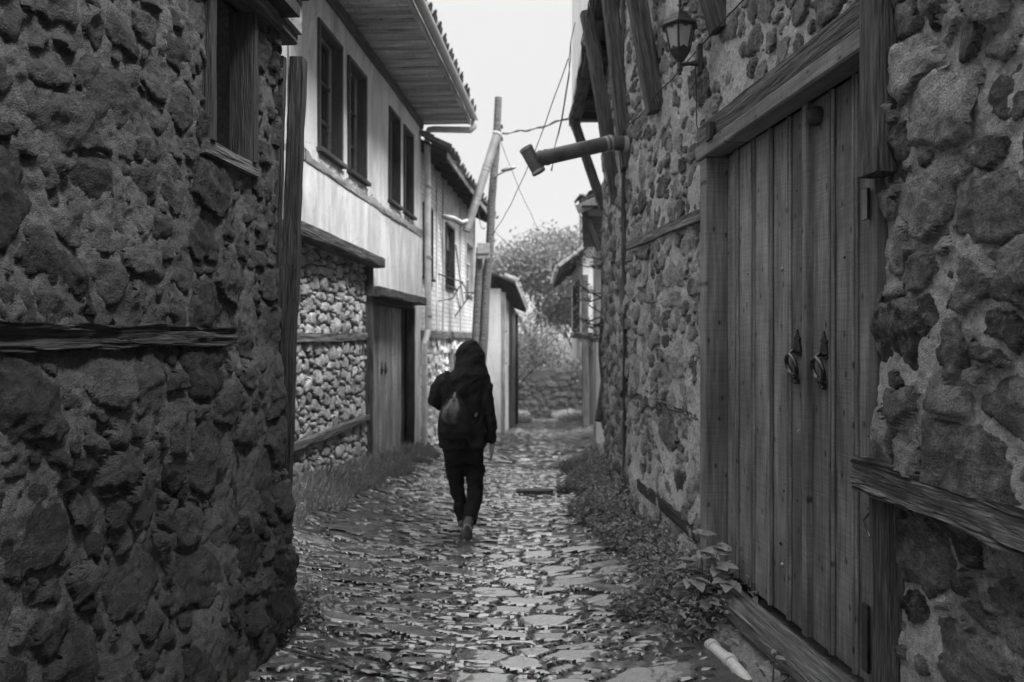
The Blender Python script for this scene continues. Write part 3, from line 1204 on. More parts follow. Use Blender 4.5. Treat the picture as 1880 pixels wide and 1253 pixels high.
def build_right_house():
    H = root('stone_house', R1.p(5.0, 0.0), 'grey rubble stone house with tall plank double door and wall lantern', 'house', 'old houses along the lane')
    r = np.random.default_rng(19)
    door_hole = (DY0 - 0.06, DY1 + 0.10, -0.3, DH1 + 0.18)
    near_b = (1.5, 3.0, 1.06, 1.19)
    holes = [door_hole, near_b]

    def acc_n(x, y):
        return 1.0 if x < 3.1 else 0.15
    cl = [(600, 0.14, 0.22, 1.2, 2.0, 0.25, acc_n), (300, 0.10, 0.15, 1.0, 1.8, 0.25), (2600, 0.065, 0.11, 0.9, 1.8, 0.3),
          (4000, 0.035, 0.06, 0.8, 1.7, 0.45)]
    C = layout(r, 1.5, 7.2, -0.15, 5.0, cl, holes + [(3.0, 7.2, 2.40, 2.50)], k=0.87)

    def base(S, Hh):
        b = 0.05 * fbm(S * 0.8, Hh * 0.8, 177, 2) + 0.05 * sstep(0.9, 0.0, Hh)
        return b + (0.05 - 0.10 * sstep(1.10, 1.0, Hh)) * sstep(3.1, 2.7, S)
    P = dict(warp=0.026, slack=0.060, joint=0.009, bev=0.007, depth=0.020, lift=(0.0, 0.022), tilt=0.07, noise=0.014, facet=0.35,
             strata=0.008, mort=(-0.009, 0.018, 0.012, 0.016), cut=[(1.2, 3.2, 1.075, 1.165), (4.9, 7.3, 2.41, 2.50)], liftf=lambda C, r: np.where(C[:, 0] < 3.05, r.uniform(0, 0.04, len(C)), 0))
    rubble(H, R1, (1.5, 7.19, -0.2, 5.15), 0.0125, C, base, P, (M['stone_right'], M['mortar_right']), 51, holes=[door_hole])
    C2 = layout(r, 7.2, 12.6, -0.6, 5.1, [(700, 0.10, 0.16, 1.0, 1.8, 0.3), (3000, 0.06, 0.10, 0.9, 1.7, 0.3)], k=0.93)

    def base2(S, Hh):
        return 0.04 * fbm(S * 0.8, Hh * 0.8, 178, 2)
    W2 = group_part('end_wall', R2.p(9, 0, 0), H)
    rubble(W2, R2, (7.16, 12.6, -0.7, 5.15), 0.032, C2, base2, dict(P, bev=0.05, joint=0.01, lift=(0.0, 0.05), depth=0.05),
           (M['stone_right'], M['mortar_right']), 52, nparts=0)
    # cores
    slab('wall_core', H, R1, -3.0, DY0 - 0.10, -0.4, 7.2, -0.9, -0.13, M['mortar_right'])  # unseen upper part raised to keep sun off the near left wall
    slab('wall_core', H, R1, DY0 - 0.098, DY1 + 0.13, 3.0, 6.6, -0.9, -0.131, M['mortar_right'])
    slab('wall_core', H, R1, DY0 - 0.098, DY1 + 0.13, -0.4, 2.998, -0.9, -0.30, M['wood_dark'])
    slab('wall_core', H, R1, DY1 + 0.132, 7.1, -0.4, 6.6, -0.9, -0.132, M['mortar_right'])
    slab('wall_core', H, R2, 7.3, 12.6, -1.0, 6.6, -1.4, -0.10, M['mortar_right'])
    slab('wall', H, R1, -3.0, 1.51, -0.3, 5.0, -0.12, 0.03, M['render'])
    # timbers in the masonry
    beam('timber_course', H, R1.p(1.2, 1.12, 0.045), R1.p(3.085, 1.12, 0.03), 0.12, 0.115, M['wood_old_grey'], 0.030, seed=31, step=0.016, fiber=44)
    beam('timber_course', H, R1.p(4.95, 2.44, -0.018), R1.p(7.15, 2.47, -0.018), 0.06, 0.075, M['wood_old_grey'], 0.010, seed=32)
    beam('timber_course', H, R1.p(5.0, 1.12, -0.015), R1.p(7.1, 1.16, -0.015), 0.07, 0.05, M['wood_old'], 0.014, seed=33)
    beam('timber_course', H, R1.p(4.95, 0.38, 0.0), R1.p(6.6, 0.44, 0.0), 0.10, 0.09, M['wood_old_dark'], 0.012, seed=34)
    beam('corner_timber', H, R1.p(7.17, -0.1, 0.0), R1.p(7.17, 5.1, 0.0), 0.06, 0.07, M['wood_old'], 0.012, up=R1.n, seed=35)
    # ---- door surround
    S = group_part('door_surround', R1.p(3.9, 0.2, 0), H)
    beam('rough_lintel', S, R1.p(2.98, 2.895, 0.0), R1.p(4.98, 2.895, 0.0), 0.14, 0.13, M['wood_old'], 0.010, seed=41, step=0.04)
    board('lintel_board', S, R1.p(3.97, 2.785, 0.02), R1.t, (0, 0, 1), 2.02, 0.085, 0.13, M['frame'], 0.008)
    board('jamb', S, R1.p(4.875, 1.44, -0.005), (0, 0, 1), R1.n, 2.60, 0.15, 0.11, M['frame'], 0.006)
    board('jamb', S, R1.p(3.03, 1.44, -0.02), (0, 0, 1), R1.n, 2.60, 0.11, 0.05, M['frame'], 0.006)
    beam('old_post', S, R1.p(2.955, -0.1, 0.0), R1.p(2.955, 1.07, 0.0), 0.10, 0.10, M['wood_old'], 0.010, up=R1.n, seed=42)
    beam('old_post', S, R1.p(2.945, 2.25, 0.035), R1.p(2.945, 3.5, 0.035), 0.14, 0.13, M['wood_old'], 0.012, up=R1.n, seed=43)
    beam('sill', S, R1.p(2.93, 0.20, 0.07), R1.p(4.86, 0.20, 0.07), 0.16, 0.10, M['wood_old_grey'], 0.006, seed=44)
    beam('sill', S, R1.p(2.9, 0.09, 0.02), R1.p(4.80, 0.09, 0.02), 0.12, 0.11, M['wood_old_dark'], 0.010, seed=45)
    # ---- door
    D = group_part('door', R1.p(3.9, 0.25, -0.07), H)
    ed = [4.81, 4.62, 4.38, 4.15, 3.93, 3.72, 3.50, 3.30, 3.075]
    zc, zl = (DH0 + DH1) / 2, DH1 - DH0
    for k in range(8):
        a, b = ed[k], ed[k + 1]
        board('plank', D, R1.p((a + b) / 2, zc, -0.075 + 0.003 * (k % 3)), (0, 0, 1), R1.t, zl, abs(a - b) - 0.006, 0.03, M['door'], 0.004)
    for k in range(1, 8):
        w = 0.030 if k != 5 else 0.05
        t = 0.018 if k != 5 else 0.035
        board('cover_strip', D, R1.p(ed[k], zc, -0.060 + t / 2 + 0.001), (0, 0, 1), R1.t, zl - 0.004, w, t, M['door'], 0.006)
        if k != 5:
            board('cover_strip', D, R1.p(ed[k], zc, -0.060 + t + 0.004), (0, 0, 1), R1.t, zl - 0.008, 0.012, 0.009, M['door'], 0.003)
    rr = random.Random(4)
    for k in range(22):
        i = rr.randrange(8)
        s = ed[i] + rr.uniform(-0.15, -0.05)
        h = rr.choice([0.55, 0.9, 1.25, 2.0, 2.4]) + rr.uniform(-0.06, 0.06)
        bm = bmesh.new()
        bmesh.ops.create_uvsphere(bm, u_segments=8, v_segments=5, radius=0.0065 if k % 4 else 0.011, matrix=Matrix.Translation(R1.p(s, h, -0.059)))
        bm_obj('nail', bm, M['zinc'] if k % 3 == 0 else M['iron'], D, True)
    # ring knockers
    for s, h in ((3.845, 1.575), (3.575, 1.565)):
        o = R1.p(s, h, -0.056)
        u, v, w = R1.t, Vector((0, 0, 1)), R1.n
        z = 1.5
        poly = [(-0.018, -0.01), (0.018, -0.01), (0.028, 0.0), (0.024, 0.02), (0.014, 0.045), (0.022, 0.052), (0.012, 0.058), (0.007, 0.066),
                (0.0, 0.085), (-0.007, 0.066), (-0.012, 0.058), (-0.022, 0.052), (-0.014, 0.045), (-0.024, 0.02), (-0.028, 0.0)]
        poly = [(a_ * z, b_ * z * 0.9) for a_, b_ in poly]
        g = [prism_geo(poly, o, u, v, w, 0.010)]
        g.append(tube_geo([o + v * 0.004, o + v * 0.010 + w * 0.030, o - v * 0.004 + w * 0.048, o - v * 0.018 + w * 0.034], 0.010, 8))
        cx = o - v * 0.058 + w * 0.036
        vv = (v + w * 0.25).normalized()
        g.append(ring_geo(cx, u, vv, 0.047, 0.0105, 24, 8, 1.1))
        g.append(tube_geo([cx - vv * 0.056, cx - vv * 0.072, cx - vv * 0.084, cx - vv * 0.094], [0.015, 0.012, 0.014, 0.004], 8))
        g.append(tube_geo([o - v * 0.135, o - v * 0.135 + w * 0.012, o - v * 0.135 + w * 0.018], [0.016, 0.016, 0.008], 8))
        geo_obj('knocker', g, M['iron'], D)
    # hinge leaves
    for h, l in ((2.16, 0.12), (0.50, 0.26)):
        bm = bmesh.new()
        add_box(bm, R1.p(3.055, h, 0.045), (0.012, 0.05, l), None, 0.002)
        add_box(bm, R1.p(3.10, h - 0.02, -0.045), (0.012, 0.05, l * 0.8), None, 0.002)
        bm_obj('hinge', bm, M['iron'], D)
    tube('latch_wire', [R1.p(3.13, 0.98, -0.03), R1.p(3.06, 0.95, 0.05), R1.p(3.0, 0.90, 0.06)], 0.004, M['iron'], D, 6)
    bm = bmesh.new()
    add_box(bm, R1.p(4.70, 2.86, 0.085), (0.03, 0.10, 0.10), None, 0.004)
    bm_obj('wood_block', bm, M['wood_dark'], S)
    bm = bmesh.new()
    bmesh.ops.create_uvsphere(bm, u_segments=12, v_segments=8, radius=0.045, matrix=Matrix.Translation(R1.p(3.63, 2.66, -0.04)))
    bm_obj('door_stop', bm, M['wood_dark'], D, True)
    # ---- jetty with braces
    J = group_part('jetty', R1.p(8, 5.1, 0), H)
    e0, e1 = Vector((0.754, 4.2, 5.1)), Vector((0.966, 13.2, 5.1))
    ed_ = (e1 - e0).normalized()
    en = Vector((-ed_.y, ed_.x, 0))
    Le = (e1 - e0).length
    c = (e0 + e1) / 2
    board('edge_beam', J, c + Vector((0, 0, 0.07)) - en * 0.08, ed_, (0, 0, 1), Le, 0.16, 0.14, M['wood_old'], 0.01)
    board('edge_board', J, c + Vector((0, 0, 0.10)) + en * 0.012, ed_, (0, 0, 1), Le, 0.12, 0.022, M['wood_mid'], 0.004)
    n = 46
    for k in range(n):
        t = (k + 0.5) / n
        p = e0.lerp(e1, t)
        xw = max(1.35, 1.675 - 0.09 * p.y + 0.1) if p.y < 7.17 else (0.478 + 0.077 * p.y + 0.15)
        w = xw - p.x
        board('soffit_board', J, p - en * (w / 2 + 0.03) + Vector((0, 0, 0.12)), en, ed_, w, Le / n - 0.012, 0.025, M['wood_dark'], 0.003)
    for k in range(9):
        p = e0.lerp(e1, (k + 0.4) / 9)
        board('joist', J, p - en * 0.35 + Vector((0, 0, 0.045)), en, (0, 0, 1), 0.75, 0.11, 0.09, M['wood_old_dark'], 0.008)
    # upper storey plaster, the far bay taller
    def bay(t0, t1, top):
        bm = bmesh.new()
        q = [e0.lerp(e1, t0) + Vector((0, 0, 0.18)), e0.lerp(e1, t1) + Vector((0, 0, 0.18)), e0.lerp(e1, t1) + Vector((0, 0, top)), e0.lerp(e1, t0) + Vector((0, 0, top))]
        q = [x - en * 0.03 for x in q]
        q2 = [x - en * 2.2 for x in q]
        vs_ = [bm.verts.new(x) for x in q + q2]
        for f in ((0, 1, 2, 3), (4, 7, 6, 5), (0, 4, 5, 1), (3, 2, 6, 7), (0, 3, 7, 4), (1, 5, 6, 2)):
            bm.faces.new([vs_[i] for i in f])
        bmesh.ops.recalc_face_normals(bm, faces=bm.faces)
        bm_obj('upper_wall', bm, M['plaster_white'], H)
    bay(0.0, 0.719, 1.35)
    bay(0.72, 1.0, 2.2)
    # braces
    def brace(foot, head, w, sd, bend=0.0):
        beam('brace', J, foot, head, w, w * 1.15, M['wood_old'], 0.010, up=(0, -1, 0), seed=sd, step=0.06, bend=bend)
    brace(R1.p(4.74, 3.48, 0.0), Vector((0.80, 4.74, 5.12)), 0.13, 61)
    brace(R1.p(6.18, 3.40, 0.0), Vector((0.82, 6.15, 5.12)), 0.135, 62)
    brace(R1.p(7.1, 3.15, 0.0), Vector((0.86, 7.35, 5.12)), 0.13, 63)
    brace(R2.p(8.58, 3.10, 0.0), Vector((0.80, 8.5, 5.12)), 0.14, 64, 0.03)
    brace(R2.p(12.5, 3.68, 0.0), Vector((0.965, 12.6, 5.12)), 0.14, 65, -0.03)
    return H


build_right_house()


# ------------------------------------------------------------------ roof tile strip
def tile_mesh(L=0.42, r0=0.085, r1=0.10, mat=None):
    V, F = [], []
    n = 7
    for k, (x, rr) in enumerate(((0, r1), (L, r0))):
        for th in (0.0, 0.014):
            for i in range(n):
                a = math.pi * i / (n - 1)
                V.append((x, (rr - th) * math.cos(a), (rr - th) * math.sin(a)))
    # rings: 0 outer front, 1 inner front, 2 outer back, 3 inner back
    for i in range(n - 1):
        F.append((0 * n + i, 0 * n + i + 1, 2 * n + i + 1, 2 * n + i))
        F.append((1 * n + i + 1, 1 * n + i, 3 * n + i, 3 * n + i + 1))
        F.append((0 * n + i + 1, 0 * n + i, 1 * n + i, 1 * n + i + 1))
        F.append((2 * n + i, 2 * n + i + 1, 3 * n + i + 1, 3 * n + i))
    me = bpy.data.meshes.new('tile')
    me.from_pydata(V, [], F)
    for p in me.polygons:
        p.use_smooth = True
    me.set_sharp_from_angle(angle=R(50))
    me.materials.append(mat or M['tile'])
    return me


TILE = tile_mesh()


def put_tile(parent, p, inward, slope, seed, flipz=False):
    """tile lying on a roof: its front end at p, running up the roof along inward"""
    rr = random.Random(seed)
    i = Vector(inward).normalized()
    x = (i * math.cos(slope) + Vector((0, 0, 1)) * math.sin(slope))
    z = Vector((0, 0, 1)) * math.cos(slope) - i * math.sin(slope)
    if flipz:
        z = -z
    y = z.cross(x)
    m = Matrix(((x.x, y.x, z.x, p[0]), (x.y, y.y, z.y, p[1]), (x.z, y.z, z.z, p[2]), (0, 0, 0, 1)))
    o = bpy.data.objects.new('tile', TILE)
    o.matrix_basis = m @ Matrix.Rotation(rr.uniform(-0.06, 0.06), 4, 'Z') @ Matrix.Translation((rr.uniform(-0.03, 0.03), 0, rr.uniform(0, 0.012)))
    COL.objects.link(o)
    return adopt(o, parent)


def roof_sheet(name, parent, a, b, inward, slope, depth, mat, th=0.05):
    """pitched roof slab: eave from a to b, rising inward"""
    a, b = Vector(a), Vector(b)
    i = Vector(inward).normalized()
    up = i * (math.cos(slope) * depth) + Vector((0, 0, math.sin(slope) * depth))
    nz = Vector((0, 0, th))
    P = [a, b, b + up, a + up, a + nz, b + nz, b + up + nz, a + up + nz]
    bm = bmesh.new()
    v = [bm.verts.new(x) for x in P]
    for f in ((0, 3, 2, 1), (4, 5, 6, 7), (0, 1, 5, 4), (1, 2, 6, 5), (2, 3, 7, 6), (3, 0, 4, 7)):
        bm.faces.new([v[k] for k in f])
    bmesh.ops.recalc_face_normals(bm, faces=bm.faces)
    return bm_obj(name, bm, mat, parent)


def sash_window(H, F, s0, s1, h0, h1, d, wood, rec=0.10, sky_tone=False, mull=True):
    W = group_part('window', F.p((s0 + s1) / 2, h0, d), H)
    cs, ch = (s0 + s1) / 2, (h0 + h1) / 2
    w, h = s1 - s0, h1 - h0
    # casing standing proud of the wall
    board('casing', W, F.p(s0 + 0.0, ch, d - 0.03), (0, 0, 1), F.t, h + 0.06, 0.05, 0.12, wood)
    board('casing', W, F.p(s1 - 0.0, ch, d - 0.03), (0, 0, 1), F.t, h + 0.06, 0.05, 0.12, wood)
    board('casing', W, F.p(cs, h1 + 0.005, d - 0.03), F.t, (0, 0, 1), w - 0.052, 0.05, 0.12, wood)
    board('sill', W, F.p(cs, h0 - 0.02, d - 0.01), F.t, (0, 0, 1), w + 0.12, 0.045, 0.16, wood)
    # sashes
    q = d - rec
    for z, off in ((h0 + 0.02 + (h * 0.30), 0.0), (h0 + h * 0.63, 0.012), (h1 - 0.045, 0.0), (h0 + 0.03, 0.0)):
        board('rail', W, F.p(cs, z, q + off), F.t, (0, 0, 1), w - 0.06, 0.042, 0.035, wood, 0.003)
    for s in (s0 + 0.05, s1 - 0.05) + ((cs,) if mull else ()):
        board('stile', W, F.p(s, ch, q - 0.002), (0, 0, 1), F.t, h - 0.06, 0.036, 0.03, wood, 0.003)
    zs = [h0 + 0.03, h0 + 0.02 + h * 0.30, h0 + h * 0.63, h1 - 0.045]
    cols = [(s0 + 0.05, cs), (cs, s1 - 0.05)] if mull else [(s0 + 0.05, s1 - 0.05)]
    for z0, z1 in zip(zs[:-1], zs[1:]):
        for a, b in cols:
            slab('pane', W, F, a + 0.01, b - 0.01, z0 + 0.015, z1 - 0.015, q - 0.012, q - 0.008, M['pane_sky'] if (z0 > zs[1] and a < cs - 0.05) else M['pane'])
    return W


# ------------------------------------------------------------------ plastered house on the left
def build_plaster_house():
    H = root('plaster_house', LA.p(10.3, gz(-1.9, 10.3)), 'pale plastered house with four dark windows, wide eaves and stone ground floor', 'house', 'old houses along the lane')
    r = np.random.default_rng(25)
    y0, y1 = 7.2, 13.42
    dy0, dy1, dtop = 10.17, 12.72, 2.15
    # ---- stone ground floor
    cl = [(350, 0.10, 0.15, 1.3, 2.3, 0.08), (1800, 0.06, 0.10, 1.1, 2.3, 0.1), (3000, 0.03, 0.055, 1.0, 2.0, 0.15)]
    bands = [(7, 10.2, 1.58, 1.70), (7, 10.2, 0.58, 0.68)]
    C = layout(r, 7.1, 10.08, -0.2, 2.6, cl, bands, k=0.85)

    def base(S, Hh):
        return 0.03 * fbm(S * 0.9, Hh * 0.9, 91, 2)
    P = dict(warp=0.018, slack=0.04, joint=0.006, bev=0.008, depth=0.035, lift=(0.0, 0.025), tilt=0.08, noise=0.008, facet=0.3,
             strata=0.003, mort=(-0.02, 0.02, 0.012))
    G = group_part('ground_floor', LA.p(8.6, 0, 0), H)
    rubble(G, LA, (7.1, 10.08, -0.3, 2.62), 0.0155, C, base, P, (M['stone_a'], M['mortar_a']), 61)
    beam('timber_course', G, LA.p(7.1, 1.64, 0.0), LA.p(10.08, 1.66, 0.0), 0.06, 0.09, M['wood_old_grey'], 0.008, seed=71)
    beam('timber_course', G, LA.p(7.1, 0.62, 0.02), LA.p(10.08, 0.64, 0.02), 0.08, 0.07, M['wood_old_grey'], 0.010, seed=72)
    slab('wall_core', H, LA, 7.0, 10.1, -0.6, 2.6, -0.8, -0.10, M['mortar_a'])
    slab('wall_core', H, LA, 7.0, y1 - 0.03, 2.602, 5.5, -1.0, -0.40, M['wood_dark'])
    slab('wall_core', H, LA, 12.8, y1 - 0.03, -0.8, 2.6, -0.8, -0.10, M['mortar_a'])
    # ---- plaster upper storey
    wins = [(8.03, 8.80), (9.09, 9.82), (11.08, 11.70), (12.03, 12.66)]
    wb, wt = 3.56, 4.84
    holes = [(a, b, wb, wt) for a, b in wins]
    flat_wall('plaster_wall', H, LA, y0, y1, 2.60, 5.32, holes, M['plaster_a'], 0.06, 0.25, 0.3, 0.015, 5)
    flat_wall('plaster_wall', H, LA, 10.08, y1, 2.28, 2.60, [], M['plaster_a'], 0.06, 0.1, 0.3, 0.015, 5)
    flat_wall('plaster_wall', H, LA, 12.80, y1, -0.7, 2.28, [], M['plaster_a'], 0.05, 0.1, 0.3, 0.03, 6)
    # far gable end of the house
    slab('gable_wall', H, LA, y1 - 0.05, y1 - 0.002, -0.9, 5.5, -3.0, 0.05, M['plaster_a'])
    slab('gable_wall', H, LA, y0, y0 + 0.05, 2.6, 5.5, -3.0, 0.05, M['plaster_a'])
    for a, b in wins:
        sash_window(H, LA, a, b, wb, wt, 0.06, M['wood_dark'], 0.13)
    # ragged plaster edges along the timber belt
    beam('belt_timber', H, LA.p(y0, 3.40, 0.052), LA.p(y1, 3.39, 0.052), 0.05, 0.12, M['wood_mid'], 0.010, seed=73)
    # broken lower edge of plaster above the belt: ragged flakes
    rr = random.Random(12)
    pts_top = []
    y = y0
    V, Q = [], []
    n = 0
    while y < y1:
        dz = 3.44 + rr.uniform(-0.05, 0.05)
        for dd in (0.078, 0.062):
            V.append(tuple(LA.p(y, dz, dd)))
            V.append(tuple(LA.p(y, 3.50, dd)))
        if n:
            a, b = (n - 1) * 4, n * 4
            Q += [(a, b, b + 1, a + 1), (a + 2, b + 2, b, a), (a + 1, b + 1, b + 3, a + 3)]
        n += 1
        y += rr.uniform(0.04, 0.16)
    me = bpy.data.meshes.new('plaster_edge')
    me.from_pydata(V, [], Q)
    link('plaster_edge', me, M['plaster_a'], H)
    beam('wall_plate', H, LA.p(y0, 5.22, 0.07), LA.p(y1, 5.22, 0.07), 0.06, 0.13, M['wood_old'], 0.010, seed=74)
    # sill beam over the stone floor and the step up to the door
    beam('sill_beam', H, LA.p(7.1, 2.64, 0.10), LA.p(10.22, 2.60, 0.12), 0.20, 0.13, M['wood_old'], 0.008, seed=75)
    beam('post', H, LA.p(10.13, -0.2, 0.03), LA.p(10.13, 2.55, 0.03), 0.08, 0.10, M['wood_old'], 0.008, up=LA.n, seed=76)
    beam('post', H, LA.p(12.76, -0.55, 0.02), LA.p(12.76, 2.12, 0.02), 0.08, 0.12, M['wood_old_dark'], 0.006, up=LA.n, seed=77)
    beam('door_lintel', H, LA.p(10.05, 2.235, 0.10), LA.p(13.0, 2.235, 0.12), 0.22, 0.13, M['wood_old'], 0.008, seed=78)
    beam('door_lintel', H, LA.p(10.2, 2.13, 0.02), LA.p(12.75, 2.13, 0.02), 0.10, 0.06, M['wood_old_dark'], 0.006, seed=79)
    # ---- door of vertical planks, set back
    D = group_part('door', LA.p(11.4, 0, -0.12), H)
    n = 12
    ww = (dy1 - dy0 - 0.06) / n
    for k in range(n):
        board('plank', D, LA.p(dy0 + 0.03 + ww * (k + 0.5), 0.86, -0.14 + 0.004 * (k % 2)), (0, 0, 1), LA.t, 2.48, ww - 0.012, 0.03, M['wood_mid'], 0.004)
    slab('back_board', D, LA, dy0, dy1 + 0.05, -0.6, 2.12, -0.20, -0.165, M['wood_dark'])
    for s in (11.38, 11.62):
        o = LA.p(s, 1.18, -0.12)
        geo_obj('knocker', [ring_geo(o + LA.n * 0.012, LA.t, Vector((0, 0, 1)), 0.04, 0.009, 16, 6),
                            prism_geo([(-0.02, 0.03), (0.02, 0.03), (0.01, 0.09), (0, 0.11), (-0.01, 0.09)], o, LA.t, Vector((0, 0, 1)), LA.n, 0.012)], M['iron'], D)
    board('threshold', D, LA.p(11.45, -0.28, -0.04), LA.t, (0, 0, 1), 2.6, 0.12, 0.2, M['wood_old'], 0.01)
    # ---- eaves
    E = group_part('eaves', LA.p(10, 5.28, 0.3), H)
    ov = 0.78
    n = 62
    st = (y1 + 0.15 - 6.9) / n
    for k in range(n):
        s = 6.9 + st * (k + 0.5)
        board('soffit_board', E, LA.p(s, 5.30 + 0.004 * ((k * 7) % 3), 0.06 + ov / 2), LA.n, LA.t, ov - 0.01 + 0.02 * ((k * 5) % 4) / 4, st - 0.010, 0.02, M['soffit'], 0.003)
    slab('eave_lining', E, LA, 6.88, y1 + 0.16, 5.325, 5.36, 0.0, 0.06 + ov, M['wood_dark'])
    cen = (6.88 + y1 + 0.17) / 2
    board('fascia', E, LA.p(cen, 5.33, 0.06 + ov + 0.015), LA.t, (0, 0, 1), y1 + 0.17 - 6.88, 0.15, 0.03, M['wood_light'], 0.004)
    board('end_fascia', E, LA.p(y1 + 0.175, 5.36, 0.06 + ov / 2), LA.n, (0, 0, 1), ov, 0.16, 0.03, M['wood_mid'], 0.004)
    # half-round gutter
    g0, g1 = 6.88, y1 + 0.2
    V, Q = [], []
    m = 9
    gd = 0.06 + ov + 0.10
    for s in (g0, g1):
        for th in (0.060, 0.054):
            for i in range(m):
                a = math.pi + math.pi * i / (m - 1)
                V.append(tuple(LA.p(s, 5.36 + th * math.sin(a), gd + th * math.cos(a))))
    for i in range(m - 1):
        Q.append((i, i + 1, 2 * m + i + 1, 2 * m + i))
        Q.append((m + i + 1, m + i, 3 * m + i, 3 * m + i + 1))
    Q.append((0, 2 * m, 3 * m, m))
    Q.append((m - 1, 2 * m - 1, 4 * m - 1, 3 * m - 1))
    Q.append(tuple(range(2 * m, 3 * m)))
    me = bpy.data.meshes.new('gutter')
    me.from_pydata(V, [], Q)
    for p in me.polygons:
        p.use_smooth = True
    link('gutter', me, M['zinc'], E)
    # downpipe
    gp = LA.p(y1 + 0.08, 5.30, gd)
    wp = LA.p(y1 + 0.06, 5.16, 0.18)
    lo = LA.p(y1 + 0.04, 1.75, 0.17)
    pts = [gp, gp + Vector((0, 0, -0.10)), gp + Vector((-0.05, 0, -0.155)), wp + Vector((0.08, 0, 0.01)), wp, wp + Vector((-0.03, 0, -0.07)), lo]
    tube('downpipe', pts, 0.055, M['pvc'], H, 12)
    foot = LA.p(y1 - 0.25, gz(-1.5, y1 - 0.25) - 0.1, 0.16)
    tube('downpipe', [lo + Vector((0, 0, 0.03)), lo + Vector((-0.01, -0.06, -0.06)), Vector((foot.x, foot.y, 1.55)), foot], 0.05, M['pvc'], H, 12)
    for z in (4.2, 3.0, 2.0):
        tube('pipe_bracket', [LA.p(y1 + 0.05, z - 0.02, 0.172), LA.p(y1 + 0.05, z + 0.02, 0.172)], 0.063, M['zinc'], H, 12)
    # ---- roof
    Rf = group_part('roof', LA.p(10, 5.45, 0), H)
    inw = -LA.n
    sl = R(24)
    roof_sheet('roof_deck', Rf, LA.p(6.9, 5.40, 0.06 + ov + 0.02), LA.p(y1 + 0.2, 5.40, 0.06 + ov + 0.02), inw, sl, 3.6, M['wood_mid'])
    k = 0
    s = 6.95
    while s < y1 + 0.2:
        for row in range(2):
            p = LA.p(s, 5.46 + 0.33 * row * math.sin(sl), 0.06 + ov + 0.10 - 0.33 * row * math.cos(sl))
            put_tile(Rf, p, inw, sl, k * 3 + row)
        k += 1
        s += 0.185
    # electrical lump of cloth/wire on the wall near the far windows
    return H


build_plaster_house()

nt = root('paper_notice', LA.p(10.52, 1.66, -0.12), 'narrow white paper notice pinned to the grey plank gate of the plastered house', 'notice')
slab('sheet', nt, LA, 10.45, 10.60, 1.42, 1.95, -0.1205, -0.118, M['paper'])
for z in (1.88, 1.83, 1.62, 1.57, 1.52):
    slab('print_line', nt, LA, 10.475, 10.575 - 0.02 * (z > 1.85), z, z + 0.018, -0.1178, -0.1170, M['ink'])
slab('print_block', nt, LA, 10.48, 10.57, 1.67, 1.80, -0.1178, -0.1170, M['ink'])


